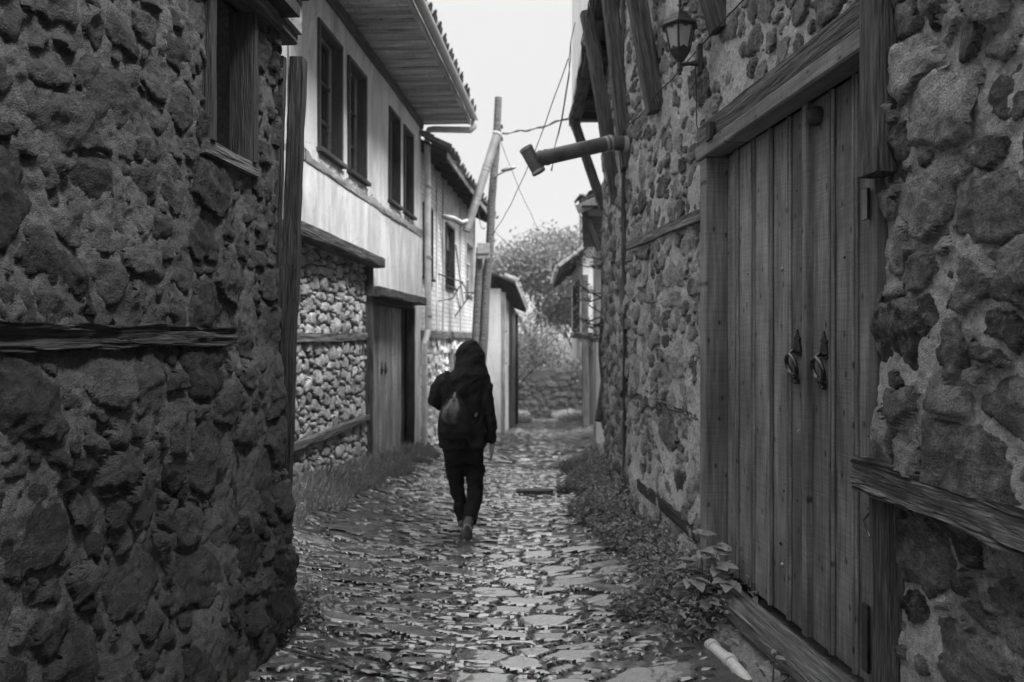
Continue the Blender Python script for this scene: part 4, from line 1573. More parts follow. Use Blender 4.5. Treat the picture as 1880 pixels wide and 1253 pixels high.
# ------------------------------------------------------------------ whitewashed brick house on the left
def build_brick_house():
    H = root('brick_house', LA.p(17.5, gz(-1.2, 17.5)), 'whitewashed brick house with sagging tiled eaves, behind the utility pole', 'house', 'old houses along the lane')
    r = np.random.default_rng(35)
    y0, y1 = 13.46, 20.95
    wins = [(13.85, 14.72), (16.25, 17.35), (19.2, 20.5)]
    wb, wt = 2.72, 3.98
    flat_wall('brick_wall', H, LA, y0, y1, 1.78, 4.95, [(a, b, wb, wt) for a, b in wins], M['brick_white'], 0.0, 0.2, 0.5)
    slab('wall_core', H, LA, y0, y1, -1.8, 1.78, -0.8, -0.12, M['mortar_b'])
    slab('wall_core', H, LA, y0, y1, 1.79, 5.0, -0.9, -0.35, M['wood_dark'])
    slab('gable_wall', H, LA, y1 - 0.06, y1, -1.8, 5.0, -3.0, -0.002, M['brick_white'])
    G = group_part('ground_floor', LA.p(17, 0, 0), H)
    C = layout(r, y0, y1, -1.4, 1.65, [(1500, 0.12, 0.2, 1.1, 2.0, 0.2), (2500, 0.07, 0.11, 1.0, 1.8, 0.25)], [(16.9, 17.9, -1.5, 1.3)], k=0.92)
    P = dict(warp=0.02, slack=0.02, joint=0.01, bev=0.03, depth=0.05, lift=(0.0, 0.035), tilt=0.06, noise=0.01, strata=0.0, mort=(-0.015, 0.01, 0.01))
    rubble(G, LA, (y0, y1, -1.5, 1.62), 0.04, C, lambda S, Hh: 0 * S, P, (M['stone_b'], M['mortar_b']), 71, nparts=0)
    beam('timber_course', H, LA.p(y0, 1.70, 0.02), LA.p(y1, 1.70, 0.02), 0.08, 0.15, M['wood_old_grey'], 0.006, seed=81, step=0.15)
    for s in (15.2, 15.9, 18.3, 20.85):
        board('timber_stud', H, LA.p(s, 3.35, 0.008), (0, 0, 1), LA.t, 3.1, 0.13, 0.03, M['wood_light'], 0.004)
    for a, b in wins:
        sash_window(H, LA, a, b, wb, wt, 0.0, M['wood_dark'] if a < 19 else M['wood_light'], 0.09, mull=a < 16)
    # small lower doorway
    Dd = group_part('door', LA.p(17.4, -0.8, 0), H)
    for k in range(5):
        board('plank', Dd, LA.p(17.0 + 0.2 * k, 0.25, 0.02), (0, 0, 1), LA.t, 2.1, 0.19, 0.03, M['wood_dark'], 0.003)
    board('frame', Dd, LA.p(16.87, 0.3, 0.03), (0, 0, 1), LA.t, 2.2, 0.1, 0.08, M['wood_light'])
    board('frame', Dd, LA.p(17.4, 1.36, 0.03), LA.t, (0, 0, 1), 1.2, 0.1, 0.08, M['wood_light'])
    # roof with bare rafters
    Rf = group_part('roof', LA.p(17, 4.8, 0), H)
    sl = R(26)
    ov = 0.45
    for k in range(11):
        s = y0 + 0.1 + k * 0.74
        a = LA.p(s, 4.66, ov)
        b = LA.p(s, 4.66 + 1.1 * math.tan(sl), ov - 1.1)
        beam('rafter', Rf, a, b, 0.09, 0.11, M['wood_old_dark'], 0.006, seed=100 + k, step=0.2)
    roof_sheet('roof_deck', Rf, LA.p(y0 - 0.12, 4.73, ov + 0.06), LA.p(y1 + 0.2, 4.68, ov + 0.06), -LA.n, sl, 3.4, M['wood_dark'], 0.03)
    board('fascia', Rf, LA.p(17.2, 4.70, ov + 0.05), LA.t, (0, 0, 1), 7.7, 0.11, 0.03, M['wood_mid'])
    k = 0
    s = y0 - 0.1
    while s < y1 + 0.2:
        dz = -0.03 * math.sin((s - y0) * 0.8)
        put_tile(Rf, LA.p(s, 4.77 + dz, ov + 0.12), -LA.n, sl, 500 + k)
        k += 1
        s += 0.20
    for row in range(1, 8):     # rake of tiles along the near gable
        put_tile(Rf, LA.p(y0 - 0.12, 4.80 + 0.33 * row * math.sin(sl), ov + 0.10 - 0.33 * row * math.cos(sl)), -LA.n, sl, 700 + row)
    return H


build_brick_house()

# stovepipe leaning out of the brick house
sp = root('stovepipe', Vector((-1.25, 15.6, 3.9)), 'long pale sheet metal stovepipe slanting from the brick house to the pole', 'stovepipe')
b0, b1 = Vector((-0.90, 15.75, 3.75)), Vector((-0.30, 16.15, 5.78))
dirp = (b1 - b0).normalized()
tube('pipe', [b0, b0.lerp(b1, 0.5), b1], 0.085, M['pipe_grey'], sp, 16)
for t in (0.03, 0.27, 0.32, 0.62, 0.66):
    c = b0.lerp(b1, t)
    tube('seam_ring', [c - dirp * 0.012, c + dirp * 0.012], 0.091, M['zinc'], sp, 16)
c = b0 + dirp * 0.22
tube('elbow', [Vector((-1.36, 15.55, 4.02)), Vector((-1.15, 15.62, 3.98)), Vector((-1.0, 15.7, 3.90)), c], [0.06, 0.06, 0.065, 0.07], M['pipe_grey'], sp, 12)
tube('strap', [b1 - dirp * 0.02, b1 + dirp * 0.02], 0.098, M['pvc'], sp, 16)

# white board propped against the brick house
pb = root('propped_board', LA.p(17.4, 2.6, 0.1), 'white painted board leaning diagonally across the brick house window', 'board')
board('plank', pb, (LA.p(16.6, 3.62, 0.16) + LA.p(18.2, 2.45, 0.10)) / 2, LA.p(18.2, 2.45, 0.10) - LA.p(16.6, 3.62, 0.16), LA.n, 2.0, 0.03, 0.10, M['pvc'], 0.004)

# dead branch or bent rail bracket under the brick house windows
wb_ = root('wall_bracket', LA.p(16.5, 2.5, 0.0), 'thin bent iron clothes rail fixed below the brick house windows', 'rail')
tube('rod', [LA.p(15.3, 2.35, 0.0), LA.p(15.4, 2.40, 0.28), LA.p(16.3, 2.78, 0.34), LA.p(17.5, 2.55, 0.32), LA.p(18.6, 2.70, 0.3), LA.p(18.7, 2.7, 0.0)], 0.016, M['iron'], wb_, 6)
tube('rod', [LA.p(15.4, 2.88, 0.0), LA.p(16.3, 2.78, 0.34)], 0.014, M['iron'], wb_, 6)
tube('rod', [LA.p(17.5, 2.1, 0.0), LA.p(17.5, 2.55, 0.32)], 0.014, M['iron'], wb_, 6)


# ------------------------------------------------------------------ boarded house further down on the left
def build_board_house():
    F = WF(-1.45, 0.052, 1)
    y0, y1 = 22.0, 29.9
    H = root('boarded_house', F.p(25.5, gz(-0.3, 25.5)), 'low weathered house clad in pale upright boards, far end of the lane', 'house', 'old houses along the lane')
    n = 30
    w = (y1 - y0) / n
    rr = random.Random(3)
    for k in range(n):
        s = y0 + w * (k + 0.5)
        lo = -1.55 if (k % 9) not in (4, 5, 6) or k < 12 else 0.75
        hi = 2.95 - 0.05 * (s - 22)
        m = M['wood_light'] if rr.random() > 0.25 else M['wood_mid']
        if k > n * 0.62:
            m = M['wood_mid']
        board('cladding_board', H, F.p(s, (lo + hi) / 2, 0.01 * (k % 2)), (0, 0, 1), F.t, hi - lo, w - 0.012, 0.03, m, 0.003)
    slab('wall_core', H, F, y0, y1, -2.6, 2.8, -2.5, -0.05, M['wood_dark'])
    slab('near_wall', H, F, y0 - 0.04, y0 - 0.002, -2.5, 3.0, -2.5, 0.0, M['plaster_white'])
    for s, m in ((22.05, 'wood_mid'), (25.6, 'wood_old_dark'), (27.4, 'wood_mid'), (29.85, 'wood_old_dark')):
        beam('post', H, F.p(s, -2.0, 0.05), F.p(s, 2.9 - 0.05 * (s - 22), 0.05), 0.16, 0.16, M[m], 0.005, up=F.n, seed=int(s * 10), step=0.2)
    for s, a, b in ((23.2, 1.3, 0.9), (26.4, 1.3, 0.8)):
        W = group_part('window', F.p(s, a, 0), H)
        slab('pane', W, F, s - b / 2, s + b / 2, a - 0.4, a + 0.5, 0.02, 0.03, M['pane'])
        board('frame', W, F.p(s, a + 0.52, 0.04), F.t, (0, 0, 1), b + 0.1, 0.06, 0.06, M['wood_dark'])
        board('frame', W, F.p(s, a - 0.42, 0.04), F.t, (0, 0, 1), b + 0.1, 0.06, 0.06, M['wood_dark'])
    Rf = group_part('roof', F.p(26, 3, 0), H)
    a, b = F.p(21.8, 3.12, 0.40), F.p(30.6, 2.68, 0.40)
    roof_sheet('roof_deck', Rf, a, b, -F.n, R(22), 3.0, M['wood_dark'], 0.05)
    board('fascia', Rf, (a + b) / 2 + Vector((0.03, 0, 0.03)), b - a, (0, 0, 1), (b - a).length, 0.12, 0.03, M['wood_light'])
    for k in range(12):
        p = a.lerp(b, (k + 0.5) / 12)
        beam('rafter', Rf, p + Vector((0.0, 0, -0.06)), p - F.n * 0.6 + Vector((0, 0, 0.18)), 0.08, 0.1, M['wood_old_dark'], 0.004, seed=k, step=0.2)
    for k in range(44):
        p = a.lerp(b, (k + 0.5) / 44)
        put_tile(Rf, p + Vector((0.06, 0, 0.07)), -F.n, R(22), 900 + k)


build_board_house()


# ------------------------------------------------------------------ houses beyond on the right
def build_right_far():
    # house whose tiled eave shows past the stone house
    H = root('eave_house', Vector((2.4, 17, gz(2, 17))), 'shaded house with a tiled eave end showing just past the stone house', 'house', 'old houses along the lane')
    F = WF(0.20, 0.092, -1)
    y0, y1 = 14.6, 20.5
    slab('wall', H, F, y0, y1, -1.5, 3.7, -2.6, 0.0, M['render'])
    Rf = group_part('roof', F.p(17, 3.8, 0), H)
    e0, e1 = F.p(y0 - 0.45, 4.02, 0.26), F.p(y1 + 0.3, 4.02, 0.26)
    roof_sheet('roof_deck', Rf, e0, e1, -F.n, R(22), 3.2, M['wood_mid'], 0.04)
    # verge board facing the lane's near end and boxed soffit
    up = -F.n * math.cos(R(22)) + Vector((0, 0, math.sin(R(22))))
    board('verge_board', Rf, e0 + up * 1.2 + Vector((0, -0.02, -0.06)), up, (0, 0, 1), 2.6, 0.16, 0.03, M['wood_mid'])
    for k in range(16):
        board('soffit_board', Rf, F.p(y0 - 0.4 + 0.4 * k, 3.97, 0.10), F.n, F.t, 0.32, 0.38, 0.02, M['wood_dark'])
    beam('wall_bracket', Rf, F.p(y0 - 0.4, 3.9, 0.22), F.p(y0 - 0.4, 3.2, -0.05), 0.1, 0.12, M['wood_old_dark'], 0.005, seed=5, up=(0, -1, 0))
    for k in range(5):
        board('gable_board', Rf, F.p(y0 - 0.38 + 0.01 * k, 3.88 - 0.13 * k, 0.02 - 0.03 * k), F.n, (0, 0, 1), 0.46 - 0.08 * k, 0.125, 0.02, M['wood_dark'] if k else M['wood_mid'])
    for row in range(8):
        for c in range(2):
            put_tile(Rf, e0 + up * (0.20 * row) + Vector((0, 0.25 * c, 0.07)), (0, 1, 0), R(4), 1200 + row * 2 + c)
    for k in range(28):
        put_tile(Rf, e0.lerp(e1, (k + 0.5) / 28) + Vector((0, 0, 0.06)), -F.n, R(22), 1300 + k)
    # white gabled house
    W = root('white_house', Vector((2.6, 27, gz(2.4, 27))), 'small white plastered house jettied on fanned braces beyond the stone wall', 'house', 'old houses along the lane')
    G = WF(1.55, 0.026, -1)
    y0, y1 = 24.6, 31.5
    slab('upper_wall', W, G, y0, y1, 1.80, 4.6, -2.4, 0.0, M['plaster_white'])
    slab('lower_wall', W, G, y0 + 0.4, y1, -2.6, 1.62, -2.4, -0.45, M['render'])
    slab('lower_panel', W, G, 27.8, 30.9, 0.9, 1.78, -0.1, 0.01, M['plaster_white'])
    beam('jetty_beam', W, G.p(y0 + 0.05, 1.72, 0.0), G.p(y0 + 0.05, 1.72, -2.4), 0.16, 0.17, M['wood_old_dark'], 0.005, seed=6, step=0.2)
    beam('jetty_beam', W, G.p(y0, 1.70, -0.05), G.p(y1, 1.70, -0.05), 0.16, 0.16, M['wood_old_dark'], 0.005, seed=7, step=0.3)
    for k in range(4):
        beam('brace', W, G.p(y0 + 0.4, 0.5, -0.75), G.p(y0 + 0.1, 1.64, -0.12 - 0.32 * k), 0.10, 0.10, M['wood_old_grey'], 0.006, seed=20 + k, up=(0, -1, 0), step=0.15)
    # dark timber window bay on the lane side
    B = group_part('window', G.p(28, 2, 0.05), W)
    for s in (26.2, 27.4, 28.6, 29.8):
        board('frame', B, G.p(s, 2.7, 0.03), (0, 0, 1), G.t, 1.7, 0.14, 0.06, M['wood_dark'])
    for z in (1.9, 2.7, 3.5):
        board('frame', B, G.p(28.0, z, 0.031), G.t, (0, 0, 1), 3.6, 0.12, 0.05, M['wood_dark'])
    slab('pane', B, G, 26.2, 29.8, 1.9, 3.5, 0.005, 0.012, M['pane'])
    Rf = group_part('roof', G.p(28, 4, 0), W)
    e0, e1 = G.p(y0 - 0.35, 3.70, 0.75), G.p(y1 + 0.3, 3.70, 0.75)
    sl = R(38)
    up = -G.n * math.cos(sl) + Vector((0, 0, math.sin(sl)))
    roof_sheet('roof_deck', Rf, e0, e1, -G.n, sl, 3.0, M['wood_dark'], 0.05)
    for row in range(9):
        put_tile(Rf, e0 + up * (0.30 * row) + Vector((0, 0.02, 0.07)), -G.n, sl, 1500 + row)
        put_tile(Rf, e0 + up * (0.30 * row) + Vector((0, 0.25, 0.07)), -G.n, sl, 1520 + row)
    for k in range(30):
        put_tile(Rf, e0.lerp(e1, (k + 0.5) / 30) + Vector((-0.05, 0, 0.07)), -G.n, sl, 1540 + k)
    for k in range(9):
        p = e0.lerp(e1, (k + 0.3) / 9)
        beam('rafter', Rf, p + Vector((0.02, 0, -0.07)), p + up * 1.0 + Vector((0, 0, -0.07)), 0.09, 0.12, M['wood_old_dark'], 0.004, seed=k, step=0.2)
    tube('vent_pipe', [Vector((2.28, 25.6, 4.4)), Vector((2.24, 25.6, 6.25))], 0.09, M['wood_old_grey'], W, 8)


build_right_far()

tp = root('timber_post', Vector((2.26, 25.2, gz(2.26, 25.2))), 'dark upright timber post standing beside the white house corner', 'post')
beam('shaft', tp, Vector((2.24, 24.3, gz(2.24, 24.3) - 0.3)), Vector((2.22, 24.3, 3.55)), 0.20, 0.20, M['wood_old'], 0.008, up=(0, -1, 0), seed=91, step=0.2)
tube('staple', [Vector((2.12, 24.18, 2.2)), Vector((2.34, 24.18, 2.2))], 0.02, M['iron'], tp, 6)


# ------------------------------------------------------------------ utility pole, wires
pole = root('utility_pole', Vector((-0.74, 16.5, gz(-0.74, 16.5))), 'tall leaning wooden utility pole with meter board and small street lamp', 'utility pole')
q0, q1 = Vector((-0.76, 16.5, gz(-0.74, 16.5) - 0.3)), Vector((-0.27, 16.5, 6.62))
n = 14
tube('shaft', [q0.lerp(q1, k / n) + Vector((0.012 * math.sin(k * 1.7), 0, 0)) for k in range(n + 1)], [0.105 - 0.03 * k / n for k in range(n + 1)], M['wood_old_grey'], pole, 14)
tube('stub_post', [Vector((-0.88, 16.44, gz(-0.8, 16.4) - 0.3)), Vector((-0.66, 16.42, 3.5))], [0.085, 0.075], M['wood_old_grey'], pole, 12)
bm = bmesh.new()
add_box(bm, (-0.585, 16.28, 3.42), (0.25, 0.06, 0.32), None, 0.006)
bm_obj('meter_board', bm, M['wood_light'], pole)
bm = bmesh.new()
add_box(bm, (-0.585, 16.24, 3.36), (0.24, 0.02, 0.012), None, 0)
bm_obj('board_seam', bm, M['wood_dark'], pole)
tube('lamp_arm', [Vector((-0.40, 16.45, 4.95)), Vector((-0.15, 16.3, 5.05)), Vector((0.0, 16.2, 5.12))], 0.018, M['zinc'], pole, 8)
bm = bmesh.new()
bmesh.ops.create_uvsphere(bm, u_segments=14, v_segments=8, radius=1, matrix=Matrix.Translation((-0.07, 16.25, 5.09)) @ Matrix.Rotation(R(-14), 4, 'Y') @ Matrix.Diagonal((0.17, 0.06, 0.045, 1)))
bm_obj('lamp_head', bm, M['zinc'], pole, True)
for k, (dx, z) in enumerate(((0.06, 5.85), (0.10, 5.70), (0.02, 5.6), (0.10, 5.95))):
    tube('insulator', [Vector((-0.31 + dx, 16.4, z)), Vector((-0.31 + dx, 16.4, z + 0.08))], [0.03, 0.02], M['iron'], pole, 8)


def cable(name, pts, rad, label, lumps=0, seed=0):
    o = root(name, pts[0], label, 'cable', 'cables strung along and across the lane')
    rad *= 0.65
    tube('strand', pts, rad, M['cable'], o, 6)
    if lumps:
        rr = random.Random(seed)
        q = []
        for k, p in enumerate(pts):
            q.append(Vector(p) + Vector((rr.uniform(-1, 1), rr.uniform(-1, 1), rr.uniform(-1, 1))) * lumps)
        tube('strand', q, rad * 0.8, M['cable'], o, 5)
    return o


PT = Vector((-0.28, 16.4, 5.85))
J1 = Vector((0.93, 13.2, 5.28))
cable('overhead_cable', sag(PT, J1, 0.05, 16, 0.015, 1), 0.016, 'twisted cable running level from the pole top to the overhanging storey', 0.03, 1)
cable('overhead_cable', sag(Vector((-0.42, 16.4, 3.75)), Vector((0.72, 10.2, 5.22)), 0.25, 18, 0.008, 2), 0.011, 'long dark cable rising from the pole middle behind the flue to the overhang', 0, 2)
cable('overhead_cable', sag(Vector((-0.24, 16.4, 5.7)), Vector((2.2, 24.6, 3.0)), 0.5, 18, 0.01, 3), 0.010, 'thin slack cable drooping from the pole towards the white house', 0, 3)
cable('overhead_cable', sag(Vector((-0.38, 16.4, 3.85)), Vector((2.35, 24.6, 3.2)), 0.25, 14, 0.0, 4), 0.008, 'faint low cable from the pole bracket across to the white house', 0, 4)
cable('overhead_cable', sag(Vector((0.42, 8.6, 3.45)), Vector((0.70, 8.9, 5.15)), 0.1, 10, 0.02, 6), 0.008, 'short frayed cable hanging from the overhang beside the flue end', 0.02, 6)
cable('overhead_cable', sag(Vector((0.755, 6.5, 5.12)), Vector((0.93, 12.9, 5.1)), 0.10, 20, 0.02, 7), 0.014, 'cable bundle looping along the edge of the overhanging storey', 0.03, 7)
cable('eave_cable', sag(LA.p(17.6, 4.7, 0.47), Vector((-0.55, 16.3, 3.9)), 0.25, 10, 0.01, 8), 0.012, 'short cable hanging between the brick house eave and pole', 0, 8)
wc = [R1.p(2.6 + 0.3 * k, 3.46 + 0.012 * math.sin(k * 1.9), 0.055 + 0.01 * math.sin(k * 2.3)) for k in range(16)]
cable('wall_cable', wc, 0.007, 'straight dark cable pinned along the stone wall above the door', 0, 9)
wc = [R1.p(4.97, 3.47, 0.05), R1.p(5.02, 3.38, 0.07), R1.p(5.06, 3.2, 0.05), R1.p(5.04, 3.0, 0.055), R1.p(4.96, 2.85, 0.05), R1.p(4.93, 2.72, 0.06), R1.p(4.935, 2.55, 0.05)]
cable('lantern_cord', wc, 0.006, 'thin cord hanging from the wall lantern down to the door frame', 0, 10)


# ------------------------------------------------------------------ flue pipe with T end
fl = root('flue_pipe', R1.p(7.1, 3.36, 0.0), 'dark sheet metal flue with T-shaped end jutting from the stone wall', 'flue')
f0, f1, f2 = R1.p(7.08, 3.36, -0.05), Vector((0.885, 7.06, 3.375)), Vector((0.205, 6.9, 3.19))
tube('pipe', [f0, f1 + Vector((0.03, 0, 0)), f1 - Vector((0.03, 0.01, 0.006)), f2], 0.066, M['flue'], fl, 18)
fd = (f2 - f1).normalized()
for t in (0.02, 0.08, 0.86, 0.93):
    c = f1.lerp(f2, t)
    tube('seam_ring', [c - fd * 0.012, c + fd * 0.012], 0.071, M['zinc'] if t < 0.1 else M['flue'], fl, 18)
c = f2 + fd * 0.03
tx = Vector((0.115, 0.0, -0.21)).normalized()
tube('tee_end', [c - tx * 0.125, c + tx * 0.125], 0.058, M['flue'], fl, 18)
for q_ in (-0.11, 0.11):
    tube('tee_rim', [c + tx * (q_ - 0.01), c + tx * (q_ + 0.01)], 0.062, M['zinc'], fl, 18)
tube('sleeve', [R1.p(7.08, 3.36, 0.01), R1.p(7.08, 3.36, 0.05)], 0.08, M['zinc'], fl, 18)


# ------------------------------------------------------------------ wall lantern
def build_lantern():
    C = R1.p(4.97, 0, 0.185)
    cx, cy = C.x, C.y
    Lr = root('wall_lantern', R1.p(4.98, 3.38, 0.03), 'black six-sided wall lantern with frosted panes beside the door lintel', 'lantern')
    rot = R(12)

    def hexr(rad, z):
        return [Vector((cx + rad * math.cos(rot + k * math.pi / 3), cy + rad * math.sin(rot + k * math.pi / 3), z)) for k in range(6)]

    def lathe(name, prof, mat, closed=True):
        V, F = [], []
        for rad, z in prof:
            V += hexr(rad, z)
        for k in range(len(prof) - 1):
            for s in range(6):
                F.append((k * 6 + s, k * 6 + (s + 1) % 6, (k + 1) * 6 + (s + 1) % 6, (k + 1) * 6 + s))
        F.append(tuple(range(6))[::-1])
        F.append(tuple(range((len(prof) - 1) * 6, len(prof) * 6)))
        return geo_obj(name, [(V, F)], mat, Lr, False)
    lathe('roof', [(0.100, 3.575), (0.121, 3.578), (0.122, 3.586), (0.112, 3.594), (0.085, 3.615), (0.083, 3.622), (0.066, 3.638), (0.064, 3.646),
                   (0.047, 3.668), (0.020, 3.674)], M['lamp_metal'])
    tube('finial', [Vector((cx, cy, z)) for z in (3.67, 3.685, 3.70, 3.715, 3.73, 3.745, 3.76)], [0.018, 0.010, 0.006, 0.013, 0.008, 0.010, 0.001], M['lamp_metal'], Lr, 10)
    top, bot = hexr(0.094, 3.575), hexr(0.062, 3.43)
    for k in range(6):
        tube('frame_bar', [top[k], bot[k]], 0.0075, M['lamp_metal'], Lr, 6)
        a, b, c2, d = top[k], top[(k + 1) % 6], bot[(k + 1) % 6], bot[k]
        ctr = (a + b + c2 + d) / 4
        q = [p + (ctr - p) * 0.06 for p in (a, b, c2, d)]
        n_ = (q[1] - q[0]).cross(q[3] - q[0]).normalized() * 0.002
        V = [p + n_ for p in q] + [p - n_ for p in q]
        geo_obj('pane', [(V, [(0, 1, 2, 3), (7, 6, 5, 4), (0, 4, 5, 1), (1, 5, 6, 2), (2, 6, 7, 3), (3, 7, 4, 0)])], M['lamp_glass'], Lr, False)
        # scalloped edging at the foot and head of each pane
        out = ((q[0] + q[1]) / 2 - Vector((cx, cy, q[0].z))).normalized()
        u = (c2 - d).normalized()
        w_ = (c2 - d).length
        v = (a - d).normalized()
        geo_obj('edging', [prism_geo([(0, 0), (w_, 0), (w_, 0.008), (w_ * 0.72, 0.012), (w_ * 0.5, 0.024), (w_ * 0.28, 0.012), (0, 0.008)], d + out * 0.003, u, v, out, 0.004)], M['lamp_metal'], Lr, False)
        w2 = (b - a).length
        geo_obj('edging', [prism_geo([(0, 0), (w2, 0), (w2, -0.010), (w2 * 0.7, -0.008), (w2 * 0.5, -0.020), (w2 * 0.3, -0.008), (0, -0.010)][::-1], a + out * 0.003, (b - a).normalized(), v, out, 0.004)], M['lamp_metal'], Lr, False)
    lathe('base', [(0.064, 3.437), (0.068, 3.432), (0.064, 3.425), (0.050, 3.40), (0.026, 3.372), (0.018, 3.36), (0.016, 3.325), (0.022, 3.32), (0.018, 3.305),
                   (0.010, 3.30), (0.014, 3.29), (0.010, 3.283), (0.002, 3.28)][::-1], M['lamp_metal'])
    pl = R1.p(4.985, 3.37, 0.045)
    arm0 = Vector((cx, cy, 3.345))
    geo_obj('arm', [tube_geo([arm0, arm0.lerp(pl, 0.5), arm0.lerp(pl, 0.8), pl + Vector((0, 0, 0.0))], [0.011, 0.012, 0.022, 0.05], 10)], M['lamp_metal'], Lr)
    bm = bmesh.new()
    add_box(bm, R1.p(4.985, 3.385, 0.055), (0.03, 0.075, 0.19), None, 0.008)
    bm_obj('wall_plate', bm, M['lamp_metal'], Lr)


build_lantern()


# ------------------------------------------------------------------ person
PK = 6.9 / 1462
PX0, PY0 = -0.40, 6.9
PZ0 = gz(-0.40, 6.95) + 0.012


def PP(px, py, dy=0.0):
    return Vector((PX0 + (px - 855) * PK, PY0 + dy, PZ0 + (970 - py) * PK))


def loft_geo(rings, m=20, pw=0.8):
    """rings: (centre, half width along X, half depth along Y)"""
    V, F = [], []
    for c, a, b in rings:
        for k in range(m):
            th = 2 * math.pi * k / m
            cs, sn = math.cos(th), math.sin(th)
            V.append(Vector(c) + Vector((a * math.copysign(abs(cs) ** pw, cs), b * math.copysign(abs(sn) ** pw, sn), 0)))
    n = len(rings)
    for k in range(n - 1):
        for s in range(m):
            s2 = (s + 1) % m
            F.append((k * m + s, k * m + s2, (k + 1) * m + s2, (k + 1) * m + s))
    F.append(tuple(reversed(range(m))))
    F.append(tuple((n - 1) * m + s for s in range(m)))
    return V, F


def fused(name, geos, mat, parent, voxel, smooth=2, wrinkle=0.0, seed=0):
    V, F = [], []
    for v, f in geos:
        b = len(V)
        V += [tuple(x) for x in v]
        F += [tuple(i + b for i in q) for q in f]
    me = bpy.data.meshes.new(name)
    me.from_pydata(V, [], F)
    bm = bmesh.new()
    bm.from_mesh(me)
    bmesh.ops.recalc_face_normals(bm, faces=bm.faces)
    bm.to_mesh(me)
    bm.free()
    o = bpy.data.objects.new(name, me)
    COL.objects.link(o)
    md = o.modifiers.new('remesh', 'REMESH')
    md.mode = 'VOXEL'
    md.voxel_size = voxel
    if smooth:
        ms = o.modifiers.new('smooth', 'SMOOTH')
        ms.factor = 0.5
        ms.iterations = smooth
    dg = bpy.context.evaluated_depsgraph_get()
    new = bpy.data.meshes.new_from_object(o.evaluated_get(dg))
    o.modifiers.clear()
    o.data = new
    new.name = name
    if wrinkle:
        n = len(new.vertices)
        co = np.zeros(n * 3, np.float32)
        new.vertices.foreach_get('co', co)
        co = co.reshape(-1, 3)
        nr = np.zeros(n * 3, np.float32)
        new.vertex_normals.foreach_get('vector', nr)
        nr = nr.reshape(-1, 3)
        w = fbm(co[:, 0] * 8 + co[:, 1] * 5, co[:, 2] * 13 - co[:, 0] * 6, seed, 3)
        w = w + 0.6 * np.abs(vnoise(co[:, 0] * 14 + co[:, 2] * 9, co[:, 2] * 20 - co[:, 0] * 12 + co[:, 1] * 9, seed + 4))
        co = co + nr * (w * wrinkle)[:, None]
        new.vertices.foreach_set('co', co.ravel().astype(np.float32))
    for p in new.polygons:
        p.use_smooth = True
    new.materials.clear()
    new.materials.append(mat)
    if parent is not None:
        adopt(o, parent)
    return o


M['jacket'] = mat_plain('black_jacket', 0.007, 0.75, 0.3, 0, 0.3, 12, 0.3)
M['trousers'] = mat_plain('black_trousers', 0.007, 0.85, 0.2, 0, 0.3, 14, 0.3)
M['leather'] = mat_plain('black_leather', 0.012, 0.28, 0.8, 0, 0.3, 16, 0.2)
M['skin'] = mat_plain('skin', 0.30, 0.55, 0.4, 0, 0.12, 10, 0.05)
M['shoe'] = mat_plain('shoe', 0.07, 0.6, 0.4, 0, 0.4, 22, 0.3)
M['sole'] = mat_plain('shoe_sole', 0.40, 0.8, 0.3, 0, 0.4, 30, 0.4)
M['hair'] = mat_plain('hair', 0.02, 0.5, 0.4)


